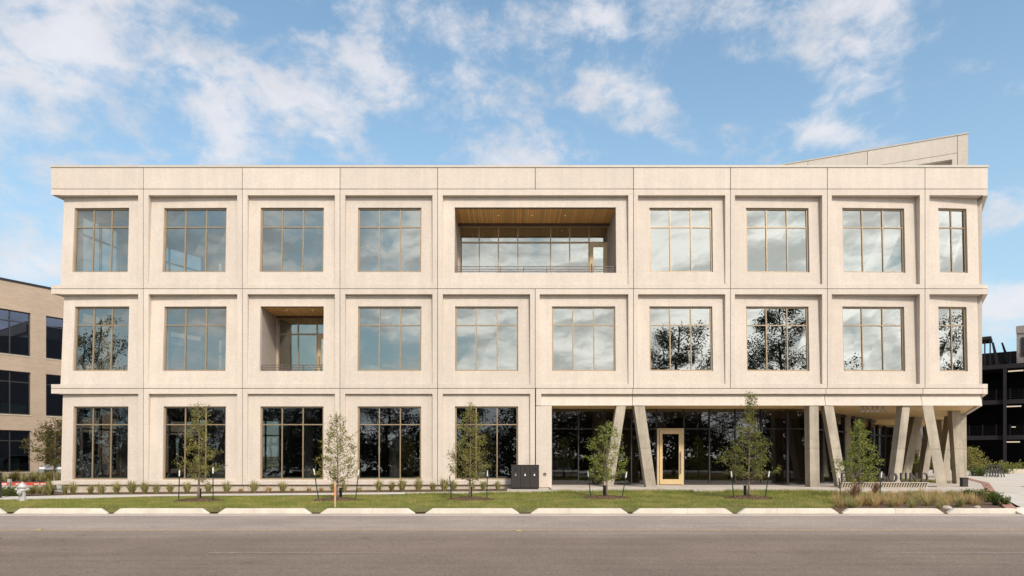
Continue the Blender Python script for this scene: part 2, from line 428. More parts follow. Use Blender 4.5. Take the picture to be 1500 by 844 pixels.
# street
mb = MB(); mb.quad((-150, -21.0, ST), (150, -21.0, ST), (150, KY - 0.5, ST), (-150, KY - 0.5, ST))
struct('road', mb, M['asphalt'])
mb = MB()
mb.box(-150, 150, KY - 0.5, KY - 0.01, ST - 0.15, ST + 0.006); struct('gutter', mb, M['gutter'])
mb = MB(); mb.quad((-150, -14.62, ST+.004), (150, -14.62, ST+.004), (150, -14.50, ST+.004), (-150, -14.50, ST+.004))
mb.quad((-150, -14.40, ST+.004), (150, -14.40, ST+.004), (150, -14.28, ST+.004), (-150, -14.28, ST+.004))
struct('road_marking_yellow', mb, M['yellow'])
mb = MB()
for x0, x1 in ((-4.9, -2.1), (6.0, 40), (-40, -18)):
    mb.quad((x0, -17.56, ST+.004), (x1, -17.56, ST+.004), (x1, -17.48, ST+.004), (x0, -17.48, ST+.004))
struct('road_marking_white', mb, M['wline'])
mb = MB(); mb.box(-150, 150, -21.35, -21.0, ST - 0.15, ST + 0.14); struct('kerb_far_side', mb, M['kerb'])
mb = MB(); mb.quad((-150, -30, -0.0), (150, -30, -0.0), (150, -21.36, 0.03), (-150, -21.36, 0.03)); struct('sidewalk_far_side', mb, M['walk'])

for px, py, lab in ((760, 778.5, 'worn yellow road reflector on the centre line near the middle'), (58, 776.5, 'worn yellow road reflector on the centre line at the left')):
    zz_ = (EYE-ST)*FPX/(py-HY)
    o = MB().prism([(-.06,-.05),(.06,-.05),(.045,.05),(-.045,.05)], 0, .018).build('road_reflector', pmat('reflector_plastic', (.38,.32,.14), .5), None, bevel=.006)
    o.location = ((px-750)/FPX*zz_, zz_-D, ST+.003); tag(o, lab, 'road reflector', 'road reflectors on the centre line')
# kerb on the building side: trapezoid blocks with inlets between them
notch = [(5.5, 18), (155.5, 165), (305, 318), (455, 468), (608, 622), (761, 777), (909.7, 938), (1063, 1092.6), (1219, 1245), (1373, 1399)]
def kx(px): return (px - 750) / FPX * (D + KY)
mb = MB()
edges = [(-60.0, None)]
segs = []
prev = -40.0
tw = 0.22
for a, b in notch:
    # tops given for the later ones; for the first six the numbers are the low points
    xa, xb = kx(a), kx(b)
    if b - a < 20: xa -= 0.20; xb += 0.20
    segs.append((prev, xa)); prev = xb
segs.append((prev, kx(1488)))
for i, (a, b) in enumerate(segs):
    za, zt = ST - 0.1, 0.05
    la = a - (0 if i == 0 else 0.0); lb = b
    ta, tb = (a, b)
    y0, y1 = KY, KY + 0.15
    # foot spreads by tw on each side at gutter level
    fa = a - (0 if i == 0 else tw*0.9) if i > 0 else a
    fb = b + tw*0.9 if i < len(segs)-1 else b
    def ring(y, dz=0):
        return [(fa, y, ST - 0.12), (fb, y, ST - 0.12), (fb, y, ST + 0.015), (tb, y, zt + dz), (ta, y, zt + dz), (fa, y, ST + 0.015)]
    mb.loft(ring(y0), ring(y1))
    # thin joint lines are modelled as separate blocks butt jointed at 3 m
ko = struct('kerb', mb, M['kerb'], bevel=0.012)
mb = MB()
for a, b in segs:
    if b - a < 2: continue
    xm = a + (b - a) * (0.35 + 0.4 * random.random())
    mb.box(xm - 0.005, xm + 0.005, KY - 0.004, KY + 0.1, ST + 0.01, 0.053)
struct('kerb_joint', mb, M['gutter'])
mb = MB(); mb.quad((-40, KY-.02, ST+.012), (13.4, KY-.02, ST+.012), (13.4, KY+.5, ST+.012), (-40, KY+.5, ST+.012)); struct('kerb_inlet_bed', mb, M['silt'])
mb = MB(); mb.loft([(kx(1489), KY-.25, ST-.1), (40, KY-.25, ST-.1), (40, KY-.25, ST+.012), (kx(1489), KY-.25, ST+.012)], [(kx(1489), KY+.3, ST-.1), (40, KY+.3, ST-.1), (40, KY+.3, .057), (kx(1489), KY+.3, .057)]); struct('driveway_apron', mb, M['kerb'])

# lawn sheet (with dips at the inlets) ----------------------------------
notch_c = [((segs[i][1] + segs[i+1][0]) / 2, (segs[i+1][0] - segs[i][1]) / 2) for i in range(len(segs) - 1)]
def lawn_z(x, y):
    z = G(x, y)
    dy = y - (KY + 0.0)
    if dy < 0.9:
        for c, h in notch_c:
            dx = abs(x - c)
            if dx < h + 0.25:
                w = min(1, (h + 0.25 - dx) / 0.3) * max(0, 1 - dy / 0.9)
                z -= 0.13 * w
    return z + 0.012 * math.sin(x * 1.7 + y) * math.sin(y * 1.3 + 0.5 * x)
def grid_sheet(x0, x1, y0f, y1f, nx, ny, zf, zoff=0.0):
    mb = MB()
    for i in range(nx + 1):
        x = x0 + (x1 - x0) * i / nx
        for j in range(ny + 1):
            y = y0f(x) + (y1f(x) - y0f(x)) * j / ny
            mb.v.append((x, y, zf(x, y) + zoff))
    for i in range(nx):
        for j in range(ny):
            a = i * (ny + 1) + j
            mb.f.append((a, a + ny + 1, a + ny + 2, a + 1))
    return mb
def walk_front(x):      # front edge of the sidewalk
    if x < -14.0: return -3.35 - min(1.9, (-14.0 - x) * 0.75)
    if x > 1.6: return -3.45
    return -3.35
def lawn_right(y):      # lawn / native bed boundary
    return 8.6 + (12.3 - 8.6) * (y - (KY)) / (7.3)
XL1 = 12.3
mb = MB()
nx, ny = 420, 24
for i in range(nx + 1):
    s = i / nx
    for j in range(ny + 1):
        t = j / ny
        xr0, xr1 = 8.6, 12.3
        xr = xr0 + (xr1 - xr0) * t
        x = -34 + (xr + 34) * s
        y = (KY + 0.13) + (walk_front(x) - (KY + 0.13)) * t
        mb.v.append((x, y, lawn_z(x, y)))
for i in range(nx):
    for j in range(ny):
        a = i * (ny + 1) + j
        mb.f.append((a, a + ny + 1, a + ny + 2, a + 1))
struct('lawn_soil', mb, M['lawn'], smooth=True)

def blades(name, pts, h, w, mat, lean=0.5, kind='stuff', parent=None, hvar=0.4):
    pts = np.asarray(pts, dtype=np.float32); n = len(pts)
    an = rng.uniform(0, 2*np.pi, n); hh = h * (1 + hvar * rng.uniform(-1, 1, n))
    la = rng.uniform(0, 2*np.pi, n); ln = lean * hh * rng.uniform(0, 1, n)
    dx = np.cos(an) * w / 2; dy = np.sin(an) * w / 2
    v = np.zeros((n, 3, 3), dtype=np.float32)
    v[:, 0] = pts + np.stack([dx, dy, -0.01*np.ones(n)], 1)
    v[:, 1] = pts + np.stack([-dx, -dy, -0.01*np.ones(n)], 1)
    v[:, 2] = pts + np.stack([np.cos(la)*ln, np.sin(la)*ln, hh], 1)
    return tri_mesh(name, v.reshape(-1, 3), mat, parent, kind)
def tri_mesh(name, v, mat, parent=None, kind=None, k=3):
    me = bpy.data.meshes.new(name); nv = len(v); nf = nv // k
    me.vertices.add(nv); me.vertices.foreach_set('co', np.asarray(v, dtype=np.float32).ravel())
    me.loops.add(nv); me.loops.foreach_set('vertex_index', np.arange(nv, dtype=np.int32))
    me.polygons.add(nf); me.polygons.foreach_set('loop_start', np.arange(0, nv, k, dtype=np.int32))
    me.update(calc_edges=True); me.materials.append(mat)
    o = bpy.data.objects.new(name, me); COL.objects.link(o)
    if parent: o.parent = parent
    if kind: o['kind'] = kind
    return o

TREES = [  # px base, y, crown profile etc. filled below
]
tree_x = [(px - 750) / FPX * 21.1 for px in (291, 493.5, 688, 889, 1097)]
TY = -6.9
pts = []
cnt = 0
patch = lambda x, y: 0.5 + 0.5 * math.sin(x * 0.9 + 2.1 * math.sin(y * 0.7)) * math.sin(y * 1.9 + x * 0.33)
while cnt < 150000:
    x = random.uniform(-20, 12.3); y = random.uniform(KY + 0.12, -3.3)
    if y > walk_front(x) - 0.0: continue
    if x > lawn_right(y): continue
    if abs(x) > (28 + y) * 0.82: continue
    if y < KY + 0.5:
        if any(abs(x - c) < h * 0.55 for c, h in notch_c) and random.random() < 0.85: continue
    if any(((x - tx) / 0.8) ** 2 + ((y - TY) / 0.62) ** 2 < 1 + random.uniform(-.1, .25) for tx in tree_x): continue
    if patch(x, y) < 0.22 and random.random() < 0.45: continue
    pts.append((x, y, lawn_z(x, y))); cnt += 1
pa = np.array(pts)
big = rng.random(len(pa)) < 0.12
o = blades('lawn_grass', pa[~big], 0.055, 0.011, M['blade'], 0.9)
tag(o, 'short green lawn grass between kerb and sidewalk', 'grass')
# longer lush fringe along the paving
pts = []
for i in range(16000):
    x = random.uniform(-4, 12.2); y = -3.5 - abs(random.gauss(0, 0.35))
    if x > lawn_right(y): continue
    if patch(x * 2.3, y) < 0.35 and random.random() < 0.7: continue
    pts.append((x, y, lawn_z(x, y)))
for i in range(5000):
    x = random.uniform(9.8, 12.1); y = random.uniform(-8.6, -3.6)
    if x > lawn_right(y) or x < lawn_right(y) - 1.7: continue
    pts.append((x, y, lawn_z(x, y)))
o = blades('lawn_fringe_grass', pts, 0.115, 0.013, M['blade'], 0.8); tag(o, 'longer green grass fringe against the paving', 'grass')

# sidewalk in front of the planting bed (left part)
def strip(name, xs, yf, yb, zf, mat):
    mb = MB()
    for x in xs:
        mb.v.append((x, yf(x), zf(x, yf(x)))); mb.v.append((x, yb(x), zf(x, yb(x))))
    for i in range(len(xs) - 1):
        a = 2 * i; mb.f.append((a, a + 2, a + 3, a + 1))
    return struct(name, mb, mat)
xs = [-34 + i * 0.5 for i in range(72)]
strip('sidewalk', [x for x in xs if x <= 1.6] + [1.6], walk_front, lambda x: -1.95 if x > -17.6 else -1.95 - min(0.6, (-17.6 - x) * 0.5), lambda x, y: gb(x) + 0.035, M['walk'])
mb = MB()
for i in range(-16, 2):
    x = i * 1.5 - 0.3
    if x > -14 : mb.box(x - 0.01, x + 0.01, -3.34, -1.96, gb(x) + 0.02, gb(x) + 0.0385)
struct('sidewalk_joint', mb, M['gutter'])
# mulch bed along the plinth
strip('planting_bed', [x for x in xs if x <= -0.2] + [-0.2], lambda x: -1.949, lambda x: 0.3, lambda x, y: gb(x) + 0.03, M['mulch'])
# paved terrace under the right-hand part of the building
mb = MB()
mb.prism([(1.6, -3.45), (17.9, -3.45), (23.0, 3.8), (26, 9), (31, 17), (31, 30), (1.6, 30)], -0.38, 0.1)
mb.prism([(-0.2, -1.95), (1.6, -1.95), (1.6, 0.4), (-0.2, 0.4)], -0.38, 0.045)
struct('paving', mb, M['plaza'])
mb = MB()
for i in range(12):
    x = 3.0 + i * 1.55
    if x < 17.5: mb.box(x - .008, x + .008, -3.44, 1.9, 0.08, 0.1035)
mb.box(1.7, 18, -1.9, -1.885, 0.08, 0.1032)
struct('paving_joint', mb, M['gutter'])
# native bed at the right and the drive beyond
mb = MB()
for xa_, xb_ in ((8.3, segs[-3][1]-.1), (segs[-2][0]+.1, segs[-2][1]-.1), (segs[-1][0]+.1, 13.25)): mb.quad((xa_, KY+.1, 0.02), (xb_, KY+.1, 0.02), (xb_, KY+.45, 0.02), (xa_, KY+.45, 0.02))
mb.quad((8.8, KY+.45, 0.02), (13.52, KY+.45, 0.02), (17.85, -3.46, 0.04), (12.3, -3.46, 0.04)); 
for i_ in (len(segs)-3, len(segs)-2):
    xa_, xb_ = segs[i_][1]-.1, segs[i_+1][0]+.1
    mb.quad((xa_, KY+.0, ST+.018), (xb_, KY+.0, ST+.018), (xb_, KY+.45, .03), (xa_, KY+.45, .03))
struct('native_bed', mb, M['mulch'])
mb = MB(); mb.loft([(13.25, KY+.152, -.3), (13.55, KY+.152, -.3), (18.25, -3.47, -.3), (17.9, -3.47, -.3)], [(13.25, KY+.152, .059), (13.55, KY+.152, .059), (18.25, -3.47, .11), (17.9, -3.47, .11)])
mb.loft([(17.9, -3.47, -.3), (18.25, -3.47, -.3), (23.35, 3.8, -.3), (23.0, 3.8, -.3)], [(17.9, -3.47, .11), (18.25, -3.47, .11), (23.35, 3.8, .12), (23.0, 3.8, .12)])
mb.loft([(23.0, 3.8, -.3), (23.35, 3.8, -.3), (27.35, 11, -.3), (27.0, 11, -.3)], [(23.0, 3.8, .12), (23.35, 3.8, .12), (27.35, 11, .12), (27.0, 11, .12)])
struct('paver_edging', mb, M['redbrick'])
mb = MB()
mb.quad((13.56, KY-.5, ST+.008), (60, KY-.5, ST+.008), (60, -3.4, .03), (18.26, -3.4, .03))
mb.quad((18.26, -3.4, .03), (60, -3.4, .03), (70, 16, .05), (27.36, 11, .05))
mb.quad((27.36, 11, .05), (70, 16, .05), (90, 60, .05), (27.36, 60, .05))
struct('driveway', mb, M['walk'])
mb = MB(); mb.quad((26.0, 12.2, .056), (60, 13.2, .056), (60, 13.9, .056), (26.0, 12.8, .056)); struct('driveway_marking', mb, M['kerb'])
mb = MB(); mb.lathe([(0.42, 0), (0.42, 0.012), (0.36, 0.014), (0.0, 0.014)], 24, (0, 0, 0))
o = mb.build('manhole_cover', pmat('rusty_iron', (0.22, 0.15, 0.11), 0.8), None); o.location = (23.7, 1.6, 0.036)
tag(o, 'round rust coloured manhole cover set in the drive at right', 'manhole cover')

# ------------------------------------------------------------------ the office building
B = empty('office_building', (0, 0, 0), 0, 'three-storey beige precast office building with recessed window bays and slanted columns', 'building')
GAP = 0.012

def bay(x0, x1, z0, z1, rx0, rx1, rz0, rz1, dfun, hole, name='facade_panel', through=0.16):
    """one precast panel: flat rim at y=0, sloping recess, opening with reveals"""
    hx0, hx1, hz0, hz1 = hole
    mb = MB()
    xs = [x0, rx0, hx0, hx1, rx1, x1]; zs = [z0, rz0, hz0, hz1, rz1, z1]
    for i in range(5):
        if xs[i+1] - xs[i] < 1e-6: continue
        for j in range(5):
            if zs[j+1] - zs[j] < 1e-6: continue
            inrec = 1 <= i <= 3 and 1 <= j <= 3
            if i == 2 and j == 2: continue
            P = [(xs[i], zs[j]), (xs[i+1], zs[j]), (xs[i+1], zs[j+1]), (xs[i], zs[j+1])]
            mb.quad(*[(x, dfun(x, z) if inrec else 0.0, z) for x, z in P])
    d = dfun
    # recess reveals
    mb.quad((rx0,0,rz1),(rx1,0,rz1),(rx1,d(rx1,rz1),rz1),(rx0,d(rx0,rz1),rz1))
    mb.quad((rx0,0,rz0),(rx0,d(rx0,rz0),rz0),(rx1,d(rx1,rz0),rz0),(rx1,0,rz0))
    if rx0 > x0 + 1e-4: mb.quad((rx0,0,rz0),(rx0,0,rz1),(rx0,d(rx0,rz1),rz1),(rx0,d(rx0,rz0),rz0))
    if rx1 < x1 - 1e-4: mb.quad((rx1,0,rz0),(rx1,d(rx1,rz0),rz0),(rx1,d(rx1,rz1),rz1),(rx1,0,rz1))
    # opening reveals
    t = through
    c = [(hx0,hz0),(hx1,hz0),(hx1,hz1),(hx0,hz1)]
    for q in range(4):
        (ax,az),(bx,bz) = c[q], c[(q+1)%4]
        mb.quad((ax,d(ax,az),az),(ax,d(ax,az)+t,az),(bx,d(bx,bz)+t,bz),(bx,d(bx,bz),bz))
    # outer returns at the joints
    r = 0.34
    for az in (z0, z1): mb.quad((x0,0,az),(x1,0,az),(x1,r,az),(x0,r,az))
    for ax, touch in ((x0, rx0 <= x0+1e-4), (x1, rx1 >= x1-1e-4)):
        for j in range(5):
            if zs[j+1]-zs[j] < 1e-6: continue
            rec = touch and 1 <= j <= 3
            ya = d(ax, zs[j]) if rec else 0; yb = d(ax, zs[j+1]) if rec else 0
            mb.quad((ax,ya,zs[j]),(ax,yb,zs[j+1]),(ax,r,zs[j+1]),(ax,r,zs[j]))
    return mb.build(name, M['precast'], B)

def window(hole, dfun, npan, zt, depth=0.09, glass='glass', frame='bronze', name='window', fw=0.06, mw=0.045):
    hx0, hx1, hz0, hz1 = hole
    g = 0.004
    hx0 += g; hx1 -= g; hz0 += g; hz1 -= g
    sh = lambda x, y, z: (x, dfun(x, z) + y, z)
    mb = MB()
    y0, y1 = depth, depth + 0.07
    mb.box(hx0, hx1, y0, y1, hz0, hz0+fw, sh); mb.box(hx0, hx1, y0, y1, hz1-fw, hz1, sh)
    mb.box(hx0, hx0+fw, y0+.0005, y1, hz0+fw, hz1-fw, sh); mb.box(hx1-fw, hx1, y0+.0005, y1, hz0+fw, hz1-fw, sh)
    for i in range(1, npan):
        x = hx0 + (hx1 - hx0) * i / npan
        mb.box(x-mw/2, x+mw/2, y0+.004, y1, hz0+fw, hz1-fw, sh)
    mb.box(hx0+fw, hx1-fw, y0+.010, y1-.001, zt-mw/2, zt+mw/2, sh)
    w = mb.build(name, M[frame], B)
    gm = MB()
    yy = depth + 0.045
    # panes: each pane has its own tiny tilt, like real glazing
    xs = [hx0 + (hx1-hx0)*i/npan for i in range(npan+1)]
    for i in range(npan):
        for (a, b) in ((hz0+.02, zt), (zt, hz1-.02)):
            t1, t2 = random.uniform(-.004, .004), random.uniform(-.004, .004)
            xa, xb = xs[i]+.005, xs[i+1]-.005
            if i == 0: xa += .015
            if i == npan-1: xb -= .015
            gm.quad(*[sh(x, yy + t1*(x-xa) + t2*(z-a), z) for x, z in ((xa,a),(xb,a),(xb,b),(xa,b))])
    gm.build('pane', M[glass], w)
    return w

# joint lines (px) and rows
J = [88, 210, 355, 498, 641, 784, 928, 1070, 1212, 1355, 1440]
z_par0, z_top = Z(277), Z(245.5)
rows = {3: (Z(423), Z(277), Z(416.5), Z(286)), 2: (Z(569), Z(423), Z(562.5), Z(431)), 1: (Z(710), Z(569), Z(704), Z(577))}
wins3 = [(107,188,3),(238.5,331,3),(381,474,3),(524,617,3),None,None,(951.5,1044,3),(1093.5,1186,3),(1235,1327.5,3),(1376.5,1420,2)]
wins2 = [(107.5,188,3),(239,331,3),None,(524,617,3),(666.5,759,3),(808.5,901.5,3),(951.5,1044,3),(1093.5,1186,3),(1235,1327.5,3),(1376.5,1420,2)]
wins1 = [(107,188,3),(239,331,3),(381.5,474,3),(524,617,3),(666.5,759,3)]
wz = {3: (Z(399.2, .12), Z(304.5, .2), Z(332.4, .2)), 2: (Z(543.7, .12), Z(449, .2), Z(476.2, .2)), 1: (Z(702.5, .1), Z(595.5, .15), Z(622, .15))}
# recess depth at the four corners of a bay (top-left, top-right, bottom)
def mkd(rx0, rx1, rz0, rz1, tl, tr, bl, br):
    def d(x, z):
        u = (x - rx0) / (rx1 - rx0); w = (z - rz0) / (rz1 - rz0)
        return (bl + (br - bl) * u) * (1 - w) + (tl + (tr - tl) * u) * w
    return d
def depths(i, row):
    tl, tr, bl, br = 0.20, 0.20, 0.03, 0.05
    if row == 1: tl, tr, bl, br = 0.12, 0.12, 0.05, 0.07
    if i >= 7: tr += 0.05 * (i - 6); br += 0.06 * (i - 6)
    if i <= 1: tl += 0.06
    return tl, tr, bl, br
bal3 = (X(666, .15), X(902.3, .15), Z(399.8, .06), Z(304, .2))
bal2 = (X(381.3, .15), X(474, .15), Z(543.6, .06), Z(449, .2))

for row, wins in ((3, wins3), (2, wins2), (1, wins1)):
    z0, z1, rz0, rz1 = rows[row]
    for i in range(len(wins)):
        if row == 3 and i == 5: continue
        a, b = J[i], J[i+1]
        if row == 3 and i == 4: b = J[6]
        if i == 4 and row == 1: b = 784
        x0, x1 = X(a) + GAP, X(b) - GAP
        if i == 0: x0 = X(88)
        if i == 9: x1 = X(1440)
        rx0 = x0 if i == 0 else X(a + 7.5 if i < 5 else a + 6.5)
        rx1 = x1 if i == 9 else X(b - 7.5)
        dep = depths(i, row)
        if row == 3 and i == 4: dep = (0.2, 0.2, 0.03, 0.03)
        d = mkd(rx0, rx1, rz0, rz1, *dep)
        if wins[i] is None:
            hole = bal3 if row == 3 else bal2
            bay(x0, x1, z0 + GAP, z1 - GAP, rx0, rx1, rz0, rz1, d, hole, through=0.22)
        else:
            pa_, pb_, n = wins[i]
            hz0, hz1, zt = wz[row]
            dm = 0.12
            hole = (X(pa_, dm), X(pb_, dm), hz0, hz1)
            bay(x0, x1, z0 + (GAP if row > 1 else 0), z1 - GAP, rx0, rx1, rz0, rz1, d, hole)
            window(hole, d, n, zt, glass='groundglass' if row == 1 else 'glass')

# parapet panels and coping
for i in range(10):
    a, b = X(J[i]) + GAP, X(J[i+1]) - GAP
    if i == 0: a = X(75)
    if i == 9: b = X(1447)
    mb = MB(); mb.box(a, b, 0.0, 0.3, z_par0 + GAP, z_top - 0.0)
    mb.build('parapet_panel', M['precast'], B, bevel=0.008)
mb = MB(); mb.box(X(74), X(1447.8), -0.03, 0.34, z_top + .002, Z(242.3)); mb.build('coping', M['coping'], B)
# dark backing seen through the joints
mb = MB()
for j in J[1:-1]:
    top = z_top
    bot = Z(710) if j <= 784 else Z(594)
    x = X(j)
    if j == 784:
        mb.box(x-.05, x+.05, .05, .2, Z(594), Z(423)); mb.box(x-.05, x+.05, .05, .2, Z(277)-.1, top-.05)
    else:
        mb.box(x-.05, x+.05, .05, .2, Z(569) if j > 784 else bot, top-.05)
        if j > 784: mb.box(x-.05, x+.05, .2, .3, bot, Z(569)-.01)
for py in (277, 423, 569):
    mb.box(X(88)+.1, X(1440)-.1, .055, .19, Z(py)-.05, Z(py)+.05)
mb.build('joint_sealant', M['seal'], B)

# side bands: the floor strips run past the corners and along the side walls
LW = [(-19.47, 0.0), (-18.8, 3.2), (-13.5, 13.0), (-13.5, 24.0)]
RW = [(X(1440), 0.0), (24.0, 6.2), (30.0, 17.0), (30.0, 24.0)]
def band_left(z0, z1):
    mb = MB(); o = 0.385
    mb.loft([(LW[0][0]-o, 0, z0), (LW[0][0]-.001, 0, z0), (LW[1][0]-.001, 3.2, z0), (LW[1][0]-o, 3.2, z0)],
            [(LW[0][0]-o, 0, z1), (LW[0][0]-.001, 0, z1), (LW[1][0]-.001, 3.2, z1), (LW[1][0]-o, 3.2, z1)])
    mb.loft([(LW[1][0]-o, 3.2, z0), (LW[1][0], 3.2, z0), (LW[2][0], 13, z0), (LW[2][0]-o, 13, z0)],
            [(LW[1][0]-o, 3.2, z1), (LW[1][0], 3.2, z1), (LW[2][0], 13, z1), (LW[2][0]-o, 13, z1)])
    mb.build('side_band', M['precast'], B)
for a, b in ((286, 277.4), (277+.6-31, 245.8)): pass
band_left(Z(285.6), Z(277.35)); band_left(Z(430.5), Z(423.35)); band_left(Z(422.7), Z(417.5)); band_left(Z(576.5), Z(569.35)); band_left(Z(568.7), Z(563)); band_left(Z(710), Z(704.5))
# the bit of parapet that runs along the left side
mb = MB(); mb.loft([(X(75), .301, z_par0+GAP), (X(75)+.3, .301, z_par0+GAP), (-18.9, 3.2, z_par0+GAP), (-19.2, 3.2, z_par0+GAP)],
                   [(X(75), .301, z_top), (X(75)+.3, .301, z_top), (-18.9, 3.2, z_top), (-19.2, 3.2, z_top)])
mb.build('parapet_return', M['precast'], B)
def band_right(z0, z1, w=0.2, taper=0.0, y0=0.0):
    mb = MB(); (ax, ay), (bx, by) = RW[0], RW[1]
    if y0 > 0: ax += (bx-ax)*y0/(by-ay); ay = y0
    mb.loft([(ax+.001, ay, z0), (ax+w, ay, z0), (bx+w, by, z0-taper), (bx+.001, by, z0-taper)],
            [(ax+.001, ay, z1), (ax+w, ay, z1), (bx+w, by, z1), (bx+.001, by, z1)])
    mb.build('side_band', M['precast'], B)
band_right(Z(286.5), Z(277.35)); band_right(z_par0+GAP, z_top, 0.2, y0=.302);  band_right(Z(431), Z(423.35)); band_right(Z(422.7), Z(417.5)); band_right(Z(577), Z(569.35)); band_right(Z(568.7), Z(562.5))

# lintel over the recessed ground floor (own recess, joints at 928/1211/1352)
zl0, zl1 = Z(594), Z(577)
lj = [785, 927, 1210, 1352, 1440]
for i in range(4):
    a, b = X(lj[i]) + GAP, X(lj[i+1]) - GAP
    mb = MB()
    z1 = Z(569) - GAP
    pil = .22 if i == 0 else 0
    yb, yt = 0.03, 0.17
    # rim strip
    mb.box(a, b, 0.0, 0.34, zl1, z1)
    if pil: mb.box(a, a + pil, 0.0, 0.3, zl0, zl1 - .0005)
    mb.loft([(a+pil, yb, zl0), (b, yb, zl0), (b, 0.34, zl0), (a+pil, 0.34, zl0)], [(a+pil, yt, zl1-.0006), (b, yt, zl1-.0006), (b, 0.34, zl1-.0006), (a+pil, 0.34, zl1-.0006)])
    mb.build('lintel_panel', M['precast'], B)
# pier at the left end of the recess
mb = MB(); mb.box(X(785), X(808.3), 0.03, 2.2, 0.09, zl0 - .012); mb.box(X(786), X(807), 0.06, 2.2, 0.045, 0.09)
mb.build('corner_pier', M['precast'], B, bevel=0.008)
# plinth
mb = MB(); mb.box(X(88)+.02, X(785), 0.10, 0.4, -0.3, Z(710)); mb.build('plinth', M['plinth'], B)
for j in (355, 641):
    mb = MB(); mb.box(X(j)-.008, X(j)+.008, 0.096, 0.2, -0.2, Z(710)-.005); mb.build('plinth_joint', M['seal'], B)

# ---- side walls with openings
def wall_line(p, q, z0, z1, holes, mat, name='side_wall', th=0.25, inward=1):
    """wall from p to q with rectangular holes (s0,s1,za,zb) along its length"""
    px_, py_ = p; dx, dy = q[0]-p[0], q[1]-p[1]; L = math.hypot(dx, dy); ux, uy = dx/L, dy/L
    nx, ny = (uy*inward, -ux*inward)
    ss = sorted({0.0, L} | {h[0] for h in holes} | {h[1] for h in holes}); zs = sorted({z0, z1} | {h[2] for h in holes} | {h[3] for h in holes})
    mb = MB()
    for a, b in zip(ss, ss[1:]):
        for c, d_ in zip(zs, zs[1:]):
            if any(h[0] <= a + 1e-6 and b <= h[1] + 1e-6 and h[2] <= c + 1e-6 and d_ <= h[3] + 1e-6 for h in holes): continue
            def F(x, y, z): return (px_ + ux*x + nx*y, py_ + uy*x + ny*y, z)
            mb.box(a, b, 0, th, c, d_, F)
    return mb.build(name, mat, B)
def side_window(p, q, s0, s1, z0, z1, n, inward=1, fr=0.07):
    px_, py_ = p; dx, dy = q[0]-p[0], q[1]-p[1]; L = math.hypot(dx, dy); ux, uy = dx/L, dy/L
    nx, ny = (uy*inward, -ux*inward)
    def F(x, y, z): return (px_ + ux*x + nx*y, py_ + uy*x + ny*y, z)
    mb = MB()
    s0 += .003; s1 -= .003; z0 += .003; z1 -= .003
    mb.box(s0, s1, .1, .2, z0, z0+fr, F); mb.box(s0, s1, .1, .2, z1-fr, z1, F)
    for i in range(n+1):
        c = s0 + fr/2 + (s1-s0-fr)*i/n; mb.box(c-fr/2, c+fr/2, .101, .199, z0+fr, z1-fr, F)
    zt = z1 - (z1-z0)*.3; mb.box(s0+fr, s1-fr, .103, .197, zt-fr/2, zt+fr/2, F)
    w = mb.build('window', M['bronze'], B)
    gm = MB(); gm.quad(F(s0,.15,z0), F(s1,.15,z0), F(s1,.15,z1), F(s0,.15,z1)); gm.build('pane', M['brickglass'] if False else M['glass'], w)
lev = [(Z(399), Z(304.5)), (Z(543.5), Z(449)), (0.5, Z(595.5))]
zroof = Z(277) + .2
LA, LB, LC = (LW[0][0]+(LW[1][0]-LW[0][0])*.345/3.2, .345), LW[1], LW[2]
LLa = math.dist(LA, LB); LLb = math.dist(LB, LC)
# inward normal for left walls must point to +x
wall_line(LA, LB, -.3, zroof, [(0.55, LLa-.25, a, b) for a, b in lev], M['precast'], inward=1)
h2 = [(0.5, 4.3), (5.2, 9.6)]
wall_line(LB, LC, -.3, zroof, [(s0, s1, a, b) for a, b in lev for s0, s1 in h2], M['precast'], inward=1)
for a, b in lev:
    side_window(LA, LB, .55, LLa-.25, a, b, 2, 1)
    for s0, s1 in h2: side_window(LB, LC, s0, s1, a, b, 4, 1)
wall_line(LC, LW[3], -.3, zroof, [], M['precast'], inward=1)
RA, RB, RC, RD = RW
RA = (RW[0][0]+(RW[1][0]-RW[0][0])*.345/6.2, .345)
RL = math.dist(RA, RB)
wall_line(RA, RB, zl0, zroof, [(2.2, RL-1.2, a, b) for a, b in lev[:2]], M['precast'], inward=-1)
for a, b in lev[:2]: side_window(RA, RB, 2.2, RL-1.2, a, b, 3, -1)
wall_line(RB, RC, zl0, zroof, [], M['precast'], inward=-1); wall_line(RC, RD, zl0, zroof, [], M['precast'], inward=-1)
# back wall
mb = MB(); mb.box(-13.5, 10, 23.7, 24.0, -.3, zroof); mb.box(10, 30, 23.7, 24.0, zl0, zroof)
mb.build('rear_wall', M['precast'], B)
foot = [(-19.35, 0.36), (-18.6, 3.2), (-13.2, 13.0), (-13.2, 23.6), (29.6, 23.6), (29.6, 17.1), (23.6, 6.4), (20.0, 0.36)]
